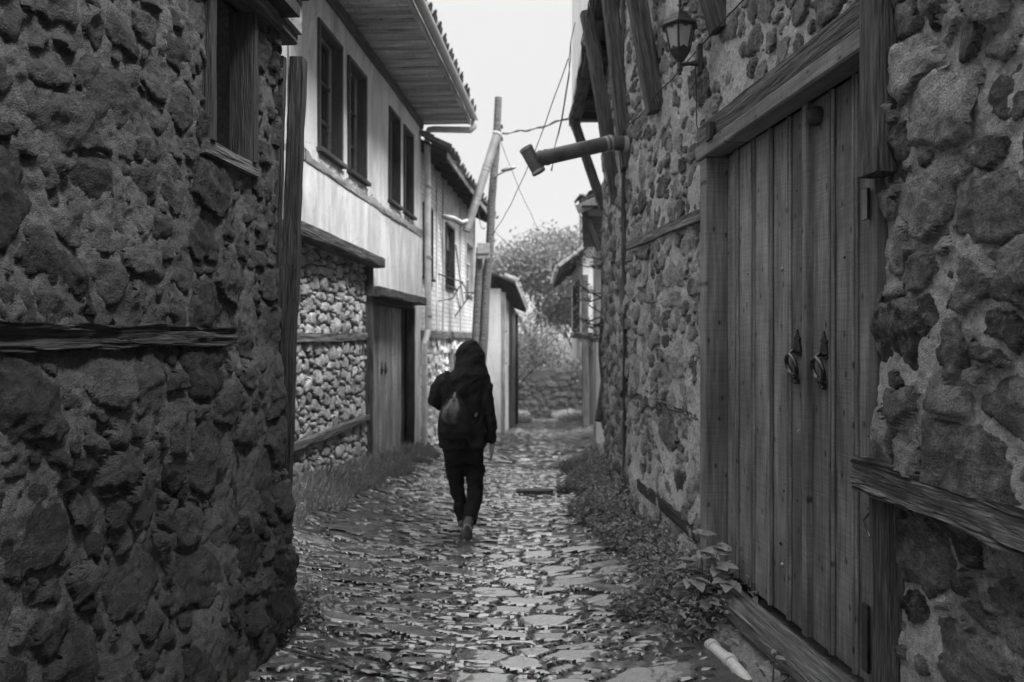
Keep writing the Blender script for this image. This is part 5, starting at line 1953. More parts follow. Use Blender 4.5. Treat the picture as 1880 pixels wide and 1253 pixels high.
def build_person():
    Pn = root('person', Vector((PX0, PY0, PZ0)), 'person in black hooded jacket and trousers walking away down the lane', 'person')
    k = PK
    # body under the clothes, one continuous figure
    g = []
    g.append(loft_geo([(PP(850, 822), 33 * k, 0.095), (PP(848, 795), 35 * k, 0.105), (PP(848, 765), 30 * k, 0.09), (PP(849, 730), 32 * k, 0.09),
                       (PP(850, 705), 36 * k, 0.09), (PP(851, 692), 34 * k, 0.08), (PP(855, 682), 18 * k, 0.06), (PP(858, 672, 0.01), 11 * k, 0.052), (PP(860, 662, 0.02), 11 * k, 0.052)]))
    hd = PP(862, 645, 0.045)
    g.append(loft_geo([(hd + Vector((0, 0.03, -0.115)), 0.025, 0.03), (hd + Vector((0, 0.02, -0.095)), 0.048, 0.06), (hd + Vector((0, 0.01, -0.05)), 0.066, 0.086),
                       (hd, 0.074, 0.095), (hd + Vector((0, -0.005, 0.05)), 0.070, 0.090), (hd + Vector((0, -0.01, 0.085)), 0.046, 0.06), (hd + Vector((0, -0.01, 0.098)), 0.015, 0.02)], 20, 1.0))
    # nose, brow, ears
    g.append(tube_geo([hd + Vector((0, 0.09, 0.015)), hd + Vector((0, 0.112, -0.028)), hd + Vector((0, 0.088, -0.036))], [0.009, 0.014, 0.009], 8))
    for s in (-1, 1):
        g.append(tube_geo([hd + Vector((s * 0.072, 0, 0.02)), hd + Vector((s * 0.083, -0.008, 0.0)), hd + Vector((s * 0.072, 0, -0.028))], [0.009, 0.014, 0.009], 8))
    arms = {'l': ([PP(815, 694), PP(796, 738, 0.0), PP(822, 738, 0.24)], [0.044, 0.037, 0.026]),
            'r': ([PP(888, 696), PP(899, 755, -0.03), PP(903, 815, 0.03)], [0.044, 0.036, 0.024])}
    for s, (p, r_) in arms.items():
        g.append(tube_geo([p[0], p[0].lerp(p[1], 0.5), p[1], p[1].lerp(p[2], 0.4), p[2]], [r_[0], r_[0] * 0.95, r_[1], r_[1], r_[2]], 12))
    # right hand hanging, fingers curled; thumb towards the body's front
    wv = arms['r'][0][2]
    g.append(loft_geo([(wv + Vector((0.0, 0.0, 0.01)), 0.021, 0.030), (wv + Vector((0.0, 0.005, -0.03)), 0.020, 0.040), (wv + Vector((-0.002, 0.008, -0.075)), 0.018, 0.042)], 12))
    for q, ln in enumerate((0.072, 0.080, 0.075, 0.060)):
        b = wv + Vector((0.0, 0.040 - 0.021 * q, -0.070))
        g.append(tube_geo([b, b + Vector((-0.003, 0.004, -ln * 0.45)), b + Vector((-0.016, 0.006, -ln * 0.8)), b + Vector((-0.030, 0.006, -ln))], [0.0105, 0.0098, 0.009, 0.0075], 8))
    b = wv + Vector((-0.002, 0.034, -0.02))
    g.append(tube_geo([b, b + Vector((-0.014, 0.028, -0.03)), b + Vector((-0.022, 0.034, -0.062))], [0.013, 0.011, 0.008], 8))
    # left hand up at the chest
    wl = arms['l'][0][2]
    g.append(loft_geo([(wl + Vector((0.0, 0.0, -0.02)), 0.03, 0.02), (wl + Vector((0.02, 0.02, 0.03)), 0.035, 0.02), (wl + Vector((0.03, 0.03, 0.06)), 0.034, 0.018)], 12))
    for q in range(4):
        b = wl + Vector((0.006 + 0.019 * q, 0.03, 0.055))
        g.append(tube_geo([b, b + Vector((0.002, 0.018, 0.03)), b + Vector((0.002, 0.005, 0.055)), b + Vector((0.002, -0.02, 0.055))], [0.010, 0.0095, 0.009, 0.0075], 8))
    b = wl + Vector((0.045, 0.01, 0.01))
    g.append(tube_geo([b, b + Vector((0.025, 0.0, 0.02)), b + Vector((0.03, -0.01, 0.045))], [0.012, 0.011, 0.008], 8))
    legs = {'l': [PP(835, 825), PP(838, 898, 0.09), PP(849, 955, 0.06)], 'r': [PP(868, 825), PP(869, 898, 0.02), PP(864, 938, -0.27)]}
    for s, p in legs.items():
        g.append(tube_geo([p[0], p[0].lerp(p[1], 0.5), p[1], p[1].lerp(p[2], 0.4), p[2]], [0.062, 0.050, 0.036, 0.034, 0.030], 12))
    fr = [PP(862, 943, -0.30), PP(862, 968, -0.27), PP(862, 988, -0.22)]
    g.append(tube_geo([legs['r'][2]] + fr, [0.034, 0.034, 0.036, 0.025], 10))
    fl_ = PP(849, 964, 0.06)
    g.append(tube_geo([legs['l'][2], fl_ + Vector((0, -0.02, 0.03)), fl_ + Vector((0, 0.10, 0.0)), fl_ + Vector((0, 0.17, -0.005))], [0.034, 0.036, 0.034, 0.022], 10))
    fused('body', g, M['skin'], Pn, 0.0085, 1)
    # jacket with hood
    g = []
    g.append(loft_geo([(PP(849.5, 819), 43.5 * k, 0.140), (PP(849, 806), 43 * k, 0.142), (PP(848, 788), 42 * k, 0.140), (PP(848, 762), 38 * k, 0.125), (PP(849, 732), 38 * k, 0.122),
                       (PP(850, 708), 43 * k, 0.122), (PP(851, 694), 43 * k, 0.11), (PP(852, 685), 34 * k, 0.09), (PP(856, 677), 25 * k, 0.08), (PP(858, 668, 0.01), 20 * k, 0.075)]))
    g.append(loft_geo([(PP(866, 700, -0.01), 14 * k, 0.06), (PP(866, 693, 0.0), 30 * k, 0.115), (PP(865, 685, 0.01), 32.5 * k, 0.13), (PP(864, 674, 0.03), 31 * k, 0.132), (PP(863, 660, 0.04), 29 * k, 0.132), (PP(862, 647, 0.045), 26.5 * k, 0.128),
                       (PP(862, 636, 0.045), 21.5 * k, 0.115), (PP(862, 628, 0.04), 15 * k, 0.085), (PP(863, 623.5, 0.035), 8 * k, 0.05), (PP(863, 622, 0.03), 2 * k, 0.02)], 24, 0.92))
    g.append(tube_geo([PP(886, 678, 0.05), PP(896, 690, 0.03), PP(899, 693, 0.03)], [0.05, 0.022, 0.012], 10))
    p, r_ = arms['l'][0], None
    g.append(tube_geo([PP(824, 690), PP(812, 696), PP(803, 716), PP(797, 736, 0.0), PP(806, 742, 0.08), PP(820, 740, 0.20)], [0.055, 0.066, 0.062, 0.056, 0.052, 0.042], 14))
    g.append(tube_geo([PP(876, 690), PP(888, 697), PP(895, 725, -0.02), PP(899, 757, -0.03), PP(902, 785, -0.01), PP(903, 812, 0.028)], [0.055, 0.064, 0.058, 0.052, 0.046, 0.041], 14))
    fused('jacket', g, M['jacket'], Pn, 0.0115, 2, 0.019, 3)
    # trousers
    g = [loft_geo([(PP(850, 806), 37 * k, 0.115), (PP(850.5, 822), 38 * k, 0.122), (PP(852, 838), 37 * k, 0.115), (PP(853, 848), 33 * k, 0.10)])]
    p = legs['l']
    g.append(tube_geo([PP(834, 832), PP(835, 865, 0.05), PP(838, 900, 0.09), PP(844, 930, 0.08), PP(850, 957, 0.06)], [0.086, 0.080, 0.064, 0.058, 0.052], 16))
    g.append(tube_geo([PP(869, 832), PP(872, 865, 0.02), PP(871, 900, 0.0), PP(868, 925, -0.16), PP(864, 944, -0.27)], [0.088, 0.082, 0.070, 0.064, 0.058], 16))
    fused('trousers', g, M['trousers'], Pn, 0.0115, 2, 0.017, 8)
    # shoes
    g = [tube_geo([PP(864, 936, -0.265), PP(862, 946, -0.30), PP(861.5, 962, -0.29), PP(862, 980, -0.25), PP(862, 990, -0.215)], [0.040, 0.046, 0.042, 0.047, 0.028], 14)]
    fused('shoe', g, M['shoe'], Pn, 0.008, 1)
    # its sole faces back to the camera
    A, B = PP(861.5, 943, -0.325), PP(862, 991, -0.245)
    ax = (B - A).normalized()
    nb = Vector((0, -1, 0)) - ax * Vector((0, -1, 0)).dot(ax)
    nb.normalize()
    sd = ax.cross(nb)
    Ls = (B - A).length
    out = []
    for t, w in ((0.0, 0.014), (0.04, 0.028), (0.16, 0.036), (0.38, 0.030), (0.55, 0.036), (0.75, 0.046), (0.9, 0.038), (0.98, 0.020), (1.0, 0.008)):
        out.append((t * Ls, w))
    poly = [(a, w) for a, w in out] + [(a, -w) for a, w in out[::-1]]
    geo_obj('sole', [prism_geo(poly, A, ax, sd, nb, 0.02)], M['sole'], Pn, False)
    fl0 = PP(849, 968, 0.02)
    g = [tube_geo([fl0 + Vector((0, -0.045, 0.035)), fl0 + Vector((0, 0.0, 0.035)), fl0 + Vector((0, 0.09, 0.028)), fl0 + Vector((0, 0.17, 0.022)), fl0 + Vector((0, 0.20, 0.018))], [0.030, 0.042, 0.042, 0.040, 0.022], 14)]
    fused('shoe', g, M['shoe'], Pn, 0.008, 1)
    poly = [(-0.05, 0.02), (-0.03, 0.034), (0.06, 0.032), (0.13, 0.044), (0.18, 0.035), (0.205, 0.012), (0.205, -0.012), (0.18, -0.035), (0.13, -0.044), (0.06, -0.032), (-0.03, -0.034), (-0.05, -0.02)]
    geo_obj('sole', [prism_geo(poly, fl0 + Vector((0, 0, -0.012)), Vector((0, 1, 0)), Vector((-1, 0, 0)), Vector((0, 0, 1)), 0.022)], M['sole'], Pn, False)
    # backpack
    Bp = root('backpack', PP(838, 800, -0.2), 'small black leather backpack with shiny flap on the walker\'s back', 'backpack')
    g = [loft_geo([(PP(838, 801, -0.19), 24 * k, 0.05), (PP(837.5, 798, -0.195), 29 * k, 0.07), (PP(837.5, 785, -0.20), 31 * k, 0.08), (PP(837.5, 765, -0.195), 29 * k, 0.078), (PP(837, 748, -0.19), 25 * k, 0.07),
                   (PP(837, 735, -0.185), 19 * k, 0.058), (PP(837.5, 727, -0.18), 10 * k, 0.035), (PP(838, 721, -0.175), 9 * k, 0.03)], 24, 0.62)]
    fused('bag', g, M['jacket'], Bp, 0.009, 2, 0.006, 14)
    # flap: sheet curved over the upper half
    V, F = [], []
    nu, nv = 14, 12
    for j in range(nv + 1):
        t = j / nv
        py = 725 + 46 * t
        hw = (8 + 12.5 * min(1, t * 2.2) ** 0.8) * k
        if t > 0.85:
            hw *= 1 - 0.25 * ((t - 0.85) / 0.15) ** 2
        dep = -0.215 - 0.062 * math.sin(min(1, t * 1.5) * math.pi / 2) - 0.008
        for i in range(nu + 1):
            u = 2 * i / nu - 1
            pinch = 0.006 * math.sin(u * 5 + t * 2) * (1 - t)
            V.append(PP(834 + 1.5 * (1 - t), py, dep + 0.035 * u * u + pinch) + Vector((u * hw, 0, 0)))
    for j in range(nv):
        for i in range(nu):
            a = j * (nu + 1) + i
            F.append((a, a + nu + 1, a + nu + 2, a + 1))
    o = geo_obj('flap', [(V, F)], M['leather'], Bp)
    md = o.modifiers.new('solid', 'SOLIDIFY')
    md.thickness = 0.006
    md.offset = 0
    tube('drawstring_neck', [PP(838, 728, -0.185), PP(838, 723, -0.18), PP(838.5, 717, -0.165)], [0.035, 0.03, 0.018], M['leather'], Bp, 12)
    for pts in ([PP(838, 722, -0.165), PP(832, 712, -0.15), PP(825, 696, -0.13), PP(820, 685, -0.09), PP(820, 680, -0.02), PP(822, 684, 0.06)],
                [PP(840, 722, -0.165), PP(850, 711, -0.15), PP(862, 699, -0.135), PP(876, 691, -0.115), PP(886, 688, -0.05), PP(887, 690, 0.04)],
                [PP(862, 796, -0.16), PP(880, 775, -0.10), PP(888, 755, -0.03)]):
        # flat strap
        V, F = [], []
        for q, p_ in enumerate(pts):
            d = (pts[min(q + 1, len(pts) - 1)] - pts[max(q - 1, 0)]).normalized()
            out_ = Vector((0, -1, 0)) if q < 3 else Vector((0, -0.3, 1)).normalized()
            sd_ = d.cross(out_).normalized()
            for a_, b_ in ((-1, 1), (1, 1), (1, -1), (-1, -1)):
                V.append(p_ + sd_ * (0.014 * a_) + out_ * (0.004 * b_ + 0.004))
        for q in range(len(pts) - 1):
            for s in range(4):
                F.append((q * 4 + s, q * 4 + (s + 1) % 4, (q + 1) * 4 + (s + 1) % 4, (q + 1) * 4 + s))
        F.append((3, 2, 1, 0))
        nn = (len(pts) - 1) * 4
        F.append((nn, nn + 1, nn + 2, nn + 3))
        geo_obj('strap', [(V, F)], M['trousers'], Bp, True, 30)
    tube('buckle', [PP(873, 757, -0.135), PP(876, 753, -0.135), PP(877, 757, -0.133), PP(874, 760, -0.135), PP(873, 757, -0.135)], 0.004, M['zinc'], Bp, 6)


build_person()


# ------------------------------------------------------------------ plants
def leaf_stuff(name, pos, dirs, length, width, mat, parent=None, seed=0, fold=0.35, tone=None):
    r = np.random.default_rng(seed)
    n = len(pos)
    d = dirs / np.linalg.norm(dirs, axis=1, keepdims=True)
    rv = r.normal(size=(n, 3))
    side = np.cross(d, rv * 0.35 + np.array([0, 0, 1.0]))
    side /= np.linalg.norm(side, axis=1, keepdims=True) + 1e-9
    nor = np.cross(side, d)
    L = length[:, None]
    W = width[:, None]
    b = pos
    l = pos + d * L * 0.45 + side * W * 0.5 + nor * W * fold
    rr = pos + d * L * 0.45 - side * W * 0.5 + nor * W * fold
    t = pos + d * L - nor * L * 0.12
    V = np.stack([b, l, t, rr], 1).reshape(-1, 3)
    k = np.arange(n) * 4
    F = np.vstack([np.stack([k, k + 2, k + 1], -1), np.stack([k, k + 3, k + 2], -1)])
    tn = np.repeat(r.random(n) if tone is None else tone, 4)
    return link(name, np_mesh(name, V, F, False, tn), mat, parent)


def weeds(name, region, n, h, leafL, label, mat, seed, per=11, cat='weeds', blades=0.0):
    """region(r) -> x, y, hscale"""
    r = np.random.default_rng(seed)
    Ps, Ds, Ls, Ws = [], [], [], []
    for _ in range(n):
        x, y, hs = region(r)
        z = gz(x, y) - 0.01
        hh = h * hs * r.uniform(0.45, 1.1)
        lean = r.normal(0, 0.25, 2)
        if r.random() < blades:
            for q in range(4):
                a = r.uniform(0, 6.28)
                Ps.append((x + r.normal(0, 0.01), y + r.normal(0, 0.01), z))
                Ds.append((0.35 * math.cos(a), 0.35 * math.sin(a), 1))
                Ls.append(hh * r.uniform(0.6, 1.1))
                Ws.append(r.uniform(0.006, 0.012))
            continue
        m = max(3, int(per * r.uniform(0.6, 1.3)))
        for q in range(m):
            t = (q + 0.6) / m
            a = q * 2.4 + r.uniform(-0.5, 0.5)
            Ps.append((x + lean[0] * hh * t * t, y + lean[1] * hh * t * t, z + hh * t))
            Ds.append((math.cos(a), math.sin(a), r.uniform(-0.35, 0.6)))
            l = leafL * r.uniform(0.6, 1.4) * (1.15 - 0.5 * t)
            Ls.append(l)
            Ws.append(l * r.uniform(0.45, 0.7))
    o = leaf_stuff(name, np.array(Ps), np.array(Ds), np.array(Ls), np.array(Ws), mat, None, seed)
    return tag(o, label, cat, kind='stuff')


def reg_right(r):
    y = 4.55 + (13.2 - 4.55) * r.random() ** 1.25
    xw = 1.675 - 0.09 * y if y < 7.17 else 0.478 + 0.077 * y
    wid = (0.46 if y < 7.2 else 0.55) * (0.8 + 0.9 * float(vnoise(np.array(y * 2.7), np.array(0.3), 8)))
    u = r.random() ** 0.75
    hs = 1.0 - 0.75 * u
    return xw - 0.05 - wid * u, y, hs * (0.75 + 0.5 * vnoise(np.array(y * 1.3), np.array(u * 2), 3) + 0.25)


weeds('weeds', reg_right, 2600, 0.40, 0.052, 'leafy weeds growing along the foot of the stone wall past the plank door', M['weed'], 101)


def reg_left(r):
    y = 6.2 + (13.6 - 6.2) * r.random()
    u = r.random() ** 0.8
    xw = -2.66 + 0.08 * y
    wid = (0.62 if y < 10 else 0.42) * (0.75 + 0.9 * float(vnoise(np.array(y * 2.1), np.array(1.7), 5)))
    return xw + 0.04 + wid * u, y, 1.0 - 0.65 * u


weeds('grass', reg_left, 5200, 0.27, 0.035, 'fuzzy grass verge along the foot of the plastered house', M['grass'], 102, per=7, cat='grass', blades=0.75)


def reg_corner(r):
    return -1.22 + r.normal(0, 0.09), 4.55 + r.normal(0, 0.16), 1.0


weeds('corner_weeds', reg_corner, 90, 0.16, 0.045, 'low weeds at the foot of the leaning corner post', M['weed'], 103, per=9)


def reg_end(r):
    return r.uniform(-0.4, 3.4), 30.6 + 9 * r.random(), 1.0


weeds('end_grass', lambda r: (r.choice([-1, 1]) * r.uniform(0.6, 1.6) + 1.35, r.uniform(30.5, 40), 1.0), 1400, 0.35, 0.09, 'rough grass on the verges at the far bend of the lane', M['grass'], 104, cat='grass', blades=0.5)


def leaf_mesh(name, L, W, teeth=0, mat=None, curl=0.25):
    n = 9
    V, F = [], []
    rr = random.Random(len(name))
    for k in range(n + 1):
        t = k / n
        w = W * 0.5 * (math.sin(math.pi * min(1, t ** 0.75)) ** 0.85) * (1.0 if not teeth else (1 + 0.12 * (-1) ** k))
        if k in (0, n):
            w = 0.0008
        z = -curl * L * t * t
        V += [(t * L, w, z + 0.22 * w + 0.02 * L * math.sin(t * 9)), (t * L, 0, z - 0.06 * W * 0), (t * L, -w, z + 0.22 * w - 0.02 * L * math.sin(t * 8))]
    for k in range(n):
        a = k * 3
        F += [(a, a + 3, a + 4, a + 1), (a + 1, a + 4, a + 5, a + 2)]
    me = bpy.data.meshes.new(name)
    me.from_pydata(V, [], F)
    for p in me.polygons:
        p.use_smooth = True
    at = me.attributes.new('tone', 'FLOAT', 'POINT')
    for d in at.data:
        d.value = 0.55
    me.materials.append(mat)
    return me


LEAF_BIG = leaf_mesh('leaf', 0.125, 0.085, 1, M['weed'])
LEAF_SM = leaf_mesh('leaf', 0.062, 0.028, 0, M['grass'])


def sprig(name, loc, label, stems, leaf, seed, trio=False, cat='plant'):
    """stems: list of (dx, dy, height, n_leaves)"""
    rr = random.Random(seed)
    o = root(name, loc, label, cat)
    b = Vector(loc)
    for dx, dy, h, n in stems:
        tip = b + Vector((dx, dy, h))
        mid = b.lerp(tip, 0.5) + Vector((0, 0, 0.15 * h))
        pts = [b + Vector((0, 0, -0.02)), mid.lerp(b, 0.5) + Vector((0, 0, 0.05 * h)), mid, tip]
        tube('stem', pts, [0.005, 0.004, 0.0035, 0.002], M['weed'], o, 6)
        for k in range(n):
            t = 0.25 + 0.75 * (k + 0.5) / n
            p = (b.lerp(mid, t / 0.55) if t < 0.55 else mid.lerp(tip, (t - 0.55) / 0.45))
            a = k * 2.4 + rr.uniform(-0.4, 0.4)
            for c in ((-0.7, 0, 0.7) if trio else (0,)):
                lf = bpy.data.objects.new('leaf', leaf)
                sc = rr.uniform(0.75, 1.15) * (1.0 if c == 0 else 0.85)
                lf.matrix_basis = (Matrix.Translation(p + Vector((math.cos(a), math.sin(a), 0.3)) * (0.03 if trio else 0.0))
                                   @ Matrix.Rotation(a + c, 4, 'Z') @ Matrix.Rotation(rr.uniform(-0.35, 0.25), 4, 'Y')
                                   @ Matrix.Rotation(rr.uniform(-0.4, 0.4), 4, 'X') @ Matrix.Diagonal((sc, sc, sc, 1)))
                COL.objects.link(lf)
                adopt(lf, o)
    return o


sprig('bramble', (1.10, 4.52, gz(1.1, 4.5)), 'broad-leaved bramble sprouting in front of the door sill end',
      [(-0.05, -0.02, 0.52, 4), (0.04, -0.10, 0.42, 4), (-0.16, -0.12, 0.34, 4), (0.06, 0.06, 0.46, 3), (-0.06, -0.20, 0.22, 4), (0.10, -0.16, 0.30, 3)], LEAF_BIG, 3, True)
sprig('seedling', (1.30, 4.42, 0.12), 'small pale-leaved seedling above the end of the door sill',
      [(0.0, -0.06, 0.22, 7), (0.05, -0.12, 0.17, 6)], LEAF_SM, 5)
sprig('leafy_sprig', (1.30, 3.02, 0.14), 'pale leafy sprig at the near end of the door sill below the hinge',
      [(0.03, 0.05, 0.16, 9), (-0.08, 0.03, 0.13, 9), (0.10, -0.03, 0.13, 9), (0.0, -0.10, 0.10, 8), (-0.12, -0.06, 0.08, 7), (0.12, 0.10, 0.18, 8)], LEAF_SM, 7)
sprig('thistle', (1.15, 3.52, gz(1.15, 3.5)), 'scrubby weed in front of the middle of the door sill',
      [(0.02, 0.02, 0.22, 8), (-0.06, 0.04, 0.15, 7), (0.07, -0.05, 0.13, 7), (-0.03, -0.08, 0.10, 6)], LEAF_SM, 9)

# low weeds under the bramble
weeds('sill_weeds', lambda r: (1.08 + r.normal(0, 0.10), 4.45 + r.normal(0, 0.16), 1.0), 160, 0.24, 0.05, 'dark weeds bunched beneath the bramble at the door corner', M['weed'], 105)


def shrub_on_wall():
    o = root('bare_shrub', R2.p(12.7, 1.2, 0.0), 'twiggy shrub growing out at the far end of the stone wall', 'shrub')
    rr = random.Random(8)
    b = Vector((1.50, 12.75, 0.6))
    tube('stem', [b, Vector((1.42, 12.7, 1.4)), Vector((1.46, 12.7, 2.3)), Vector((1.42, 12.7, 3.0))], [0.05, 0.045, 0.035, 0.01], M['bark'], o, 8)
    Ps, Ds = [], []
    for k in range(16):
        z = rr.uniform(1.5, 2.9)
        p = Vector((1.44, 12.7, z))
        q = p + Vector((-rr.uniform(0.15, 0.5), rr.uniform(-0.3, 0.3), rr.uniform(-0.1, 0.35)))
        m = p.lerp(q, 0.5) + Vector((0, 0, -0.05))
        tube('twig', [p, m, q], [0.014, 0.010, 0.004], M['bark'], o, 5)
        for _ in range(22):
            t = rr.uniform(0.3, 1.1)
            c = p.lerp(q, t) + Vector((rr.gauss(0, 0.04), rr.gauss(0, 0.04), rr.gauss(0, 0.04)))
            Ps.append(tuple(c))
            Ds.append((rr.gauss(0, 1), rr.gauss(0, 1), rr.gauss(0, 0.6)))
    n = len(Ps)
    lo = leaf_stuff('foliage', np.array(Ps), np.array(Ds), np.full(n, 0.06), np.full(n, 0.035), M['weed'], o, 9)
    lo['kind'] = 'stuff'
    tube('fallen_log', [Vector((1.36, 12.4, 0.35)), Vector((1.50, 12.7, 1.1))], [0.07, 0.06], M['bark'], o, 8)


shrub_on_wall()


# ------------------------------------------------------------------ trees and the wall at the end of the lane
def tree(loc, h, spread, nleaf, leaf, label, seed, trunk_r=0.16, base=0.25, name='tree'):
    rr = random.Random(seed)
    r = np.random.default_rng(seed)
    T = root(name, loc, label, 'tree', 'trees at the end of the lane')
    b = Vector(loc)
    geos = []
    ends = []

    def grow(p, d, L, rad, depth):
        n = 4
        pts = [p]
        q = p.copy()
        dd = d.copy()
        for k in range(n):
            dd = (dd + Vector((rr.gauss(0, 0.12), rr.gauss(0, 0.12), rr.gauss(0.03, 0.08)))).normalized()
            q = q + dd * (L / n)
            pts.append(q.copy())
        geos.append(tube_geo(pts, [rad * (1 - 0.4 * k / n) for k in range(n + 1)], 7 if depth < 2 else 5))
        if depth >= 3:
            ends.append((pts[-1], L))
            ends.append((pts[2], L))
            return
        m = rr.randint(3, 4)
        for k in range(m):
            a = 2 * math.pi * (k + rr.random() * 0.7) / m
            el = rr.uniform(0.25, 1.0)
            nd = (dd * 0.7 + Vector((math.cos(a) * spread, math.sin(a) * spread, el * 0.6))).normalized()
            grow(pts[-1 - (k % 2)], nd, L * rr.uniform(0.58, 0.75), rad * 0.55, depth + 1)
    grow(b + Vector((0, 0, -0.2)), Vector((rr.gauss(0, 0.08), rr.gauss(0, 0.08), 1)).normalized(), h * 0.36, trunk_r, 0)
    E = np.array([tuple(e[0]) for e in ends])
    kz = (h * 0.93) / (E[:, 2].max() - b.z)
    fit = np.array([0.75 + 0.25 * kz, 0.75 + 0.25 * kz, kz])
    E = np.array(tuple(b)) + (E - np.array(tuple(b))) * fit
    geos = [([b + Vector(((v - b).x * fit[0], (v - b).y * fit[1], (v - b).z * fit[2])) for v in gv], gf) for gv, gf in geos]
    geo_obj('trunk', geos, M['bark'], T)
    # fit the crown to the height asked for
    idx = r.integers(0, len(E), nleaf)
    rad = h * 0.07
    P = E[idx] + r.normal(0, rad, (nleaf, 3)) * np.array([1, 1, 0.7])
    D = r.normal(size=(nleaf, 3)) + np.array([0, 0, 0.2])
    Ls = leaf * r.uniform(0.6, 1.4, nleaf)
    clump = r.random(len(E))[idx] * 0.6 + r.random(nleaf) * 0.4
    o = leaf_stuff('crown', P, D, Ls, Ls * 0.6, M['treeleaf'], T, seed, 0.2, clump)
    return T


tree((1.4, 45, gz(1.3, 44)), 10.4, 0.95, 15000, 0.25, 'broad crowned tree rising behind the wall at the lane end', 11, 0.2)
tree((-2.4, 52, gz(-2, 44)), 8.4, 0.9, 6000, 0.28, 'tree half hidden behind the utility pole and boarded house', 12, 0.2)
tree((4.3, 50, gz(3, 44)), 7.6, 0.9, 6000, 0.26, 'tree beside the white house roof at the lane end', 13, 0.18)
tree((0.25, 33.5, gz(0.25, 33.5)), 5.0, 0.8, 3000, 0.12, 'slender sapling leaning beside the boarded house corner', 14, 0.06, name='sapling')
for k, (x, y, h_) in enumerate(((-0.2, 43.5, 3.8), (2.9, 42.6, 3.6), (1.2, 42.2, 3.0), (3.9, 41.5, 3.4))):
    pos = ('by the boarded house side', 'nearest the white house panel', 'in the middle of the end wall', 'tucked behind the white house post')[k]
    S_ = root('bush', (x, y, gz(1, 41)), 'dark rounded bush above the end wall, ' + pos, 'bush', 'bushes above the end wall')
    r = np.random.default_rng(60 + k)
    n = 3500
    ctrs = r.normal(0, 1, (14, 3)) * np.array([0.75, 0.5, h_ * 0.2]) + np.array([x, y, gz(1, 41) + h_ * 0.6])
    P_ = ctrs[r.integers(0, 14, n)] + r.normal(0, 0.34, (n, 3))
    L_ = 0.13 * r.uniform(0.6, 1.4, n)
    leaf_stuff('crown', P_, r.normal(size=(n, 3)), L_, L_ * 0.6, M['weed'], S_, 60 + k)
    geo_obj('trunk', [tube_geo([Vector((x, y, gz(1, 41) - 0.3)), Vector((x + 0.05, y, gz(1, 41) + h_ * 0.4)), Vector(tuple(ctrs[q]))], [0.06, 0.045, 0.01], 6) for q in range(6)], M['bark'], S_)


def build_end_wall():
    H = root('terrace_wall', (1.3, 40, gz(1.3, 40)), 'mossy dry stone wall closing the far end of the lane', 'wall')

    class EW:
        def __call__(self, s, h, d):
            return np.stack([s + 0 * h, 40.0 - d + 0.02 * s * 0, h + 0 * s], -1)
    r = np.random.default_rng(45)
    g0 = gz(1.3, 40)
    C = layout(r, -3.2, 6.2, g0 - 0.3, g0 + 2.35, [(1500, 0.16, 0.28, 1.3, 2.4, 0.12), (2500, 0.08, 0.14, 1.2, 2.2, 0.2)], k=0.86)
    P = dict(warp=0.03, slack=0.03, joint=0.008, bev=0.03, depth=0.07, lift=(0.0, 0.07), tilt=0.06, noise=0.01, strata=0.0, mort=(-0.05, 0.02, 0.01))
    rubble(H, EW(), (-3.2, 6.2, g0 - 0.4, g0 + 2.4), 0.06, C, lambda S, Hh: 0.1 * fbm(S * 0.6, Hh * 0.6, 5, 2) - 0.1 * (Hh - g0), P,
           (M['stone_left'], M['earth']), 46, nparts=300)
    bm = bmesh.new()
    add_box(bm, (1.5, 40.75, g0 + 0.9), (9.6, 1.1, 2.9))
    bm_obj('wall_core', bm, M['earth'], H)


build_end_wall()


# ------------------------------------------------------------------ drain pipe, concrete, litter by the door
dp = root('drain_pipe', (1.0, 4.4, gz(1.0, 4.4)), 'broken pale plastic drain pipe half buried along the lane edge by the door', 'pipe')


def gp_(x, y, dz):
    return Vector((x, y, gz(x, y) + dz))


tube('pipe', [gp_(0.90, 4.98, 0.0), gp_(0.935, 4.70, 0.030), gp_(0.955, 4.48, 0.015)], 0.042, M['pvc'], dp, 14)
tube('collar', [gp_(0.925, 4.78, 0.026), gp_(0.932, 4.72, 0.028)], 0.05, M['pvc'], dp, 14)
tube('pipe', [gp_(1.03, 4.16, 0.012), gp_(1.07, 3.93, 0.018), gp_(1.11, 3.70, -0.01)], 0.030, M['pvc'], dp, 14)
tube('collar', [gp_(1.035, 4.14, 0.014), gp_(1.042, 4.10, 0.016)], 0.038, M['pvc'], dp, 14)
tube('collar', [gp_(1.070, 3.94, 0.018), gp_(1.076, 3.90, 0.018)], 0.036, M['pvc'], dp, 14)


def build_patch():
    xs = np.linspace(0.95, 1.55, 70)
    ys = np.linspace(2.6, 4.75, 210)
    X, Y = np.meshgrid(xs, ys)
    wx = 1.675 - 0.09 * Y
    t = (X - (wx - 0.36 + 0.08 * fbm(Y * 3, X * 3, 301, 3))) / 0.30
    Z = ground(X, Y) - 0.06 + 0.15 * sstep(0, 1, t) + 0.03 * fbm(X * 8, Y * 8, 302, 4) * sstep(0, 0.5, t)
    Z -= 0.15 * sstep(4.45, 4.75, Y)
    n = len(xs)
    j, i = np.meshgrid(np.arange(len(ys) - 1), np.arange(n - 1), indexing='ij')
    k = (j * n + i).ravel()
    F = np.stack([k, k + 1, k + 1 + n, k + n], -1)
    o = link('concrete_footing', np_mesh('concrete_footing', np.stack([X, Y, Z], -1).reshape(-1, 3), F), M['concrete'])
    tag(o, 'rough pale concrete footing below the door sill', 'footing', kind='structure')


build_patch()

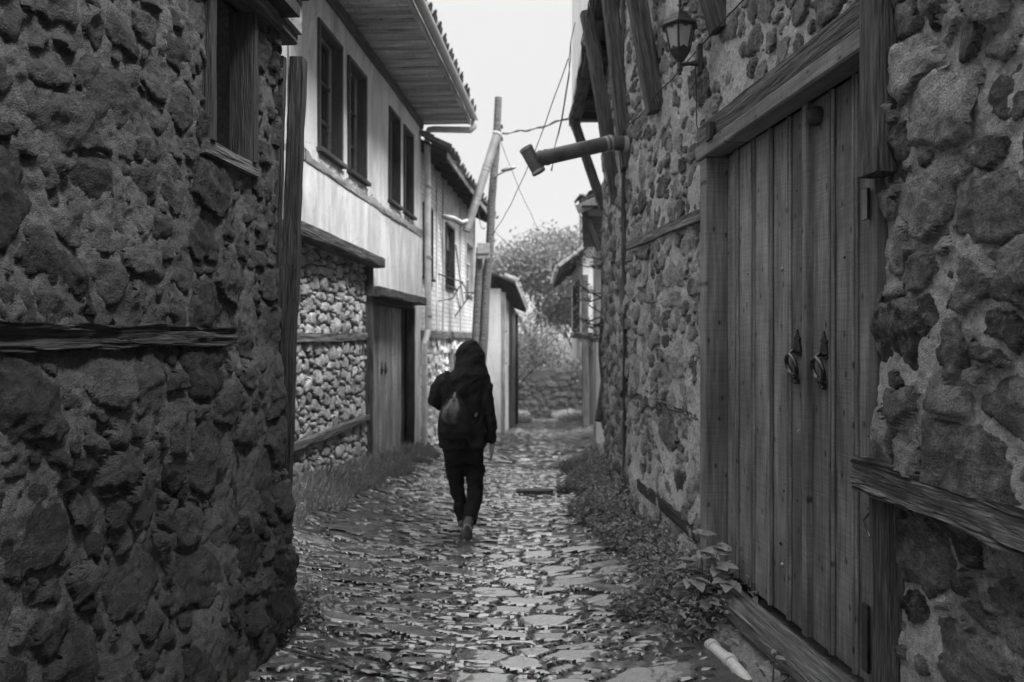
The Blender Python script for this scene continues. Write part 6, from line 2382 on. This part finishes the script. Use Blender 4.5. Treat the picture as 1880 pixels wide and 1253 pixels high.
# fallen leaves and twigs on the stones
rr = random.Random(77)
LITTER = leaf_mesh('litter', 0.09, 0.045, 0, M['wood_mid'], 0.1)
spots = [((0.42, 4.12), 'pale dry leaf fallen on the cobbles right of the channel'), ((-0.62, 3.95), 'curled dry leaf on the cobbles nearest the dark stone house')]
for (x, y), lab in spots:
    o = link('fallen_leaf', LITTER)
    o.location = (x, y, gz(x, y) + 0.045)
    o.rotation_euler = (0.2, -0.15, rr.uniform(0, 6))
    o.scale = (1.3, 1.3, 1.3)
    tag(o, lab, 'leaf', 'dry leaves fallen on the cobbles')
tw = tube('twig', [gp_(-1.10, 3.98, 0.035), gp_(-1.0, 3.93, 0.042), gp_(-0.86, 3.90, 0.04), gp_(-0.78, 3.86, 0.036)], [0.007, 0.008, 0.007, 0.004], M['wood_old'])
tag(tw, 'bent brown twig lying on bare earth near the dark stone house', 'twig')


dr = root('drain_slot', (0.27, 9.4, gz(0.27, 9.4)), 'dark iron drain bar set across the cobbled channel', 'drain')
bm = bmesh.new()
add_box(bm, (0.27, 9.40, gz(0.27, 9.4) + 0.045), (0.44, 0.03, 0.03), None, 0.004)
add_box(bm, (0.27, 9.52, gz(0.27, 9.52) + 0.045), (0.44, 0.03, 0.03), None, 0.004)
bm_obj('bar', bm, M['iron'], dr)
bm = bmesh.new()
add_box(bm, (0.27, 9.46, gz(0.27, 9.46) + 0.02), (0.40, 0.09, 0.012), None, 0.0)
bm_obj('slot', bm, M['wood_old_dark'], dr)

# ------------------------------------------------------------------ damp air
def build_haze():
    bm = bmesh.new()
    add_box(bm, (0, 58, 4.0), (190, 206, 18.0))
    t = bpy.data.materials.new('damp_air')
    t.use_nodes = True
    nt_ = t.node_tree
    nt_.nodes.clear()
    out = nt_.nodes.new('ShaderNodeOutputMaterial')
    pv = nt_.nodes.new('ShaderNodeVolumePrincipled')
    pv.inputs['Color'].default_value = (0.95, 0.95, 0.95, 1)
    pv.inputs['Density'].default_value = 0.0015
    pv.inputs['Anisotropy'].default_value = 0.2
    nt_.links.new(pv.outputs[0], out.inputs['Volume'])
    o = bm_obj('haze', bm, t)
    tag(o, 'thin damp haze filling the air of the lane', 'haze', kind='stuff')


build_haze()
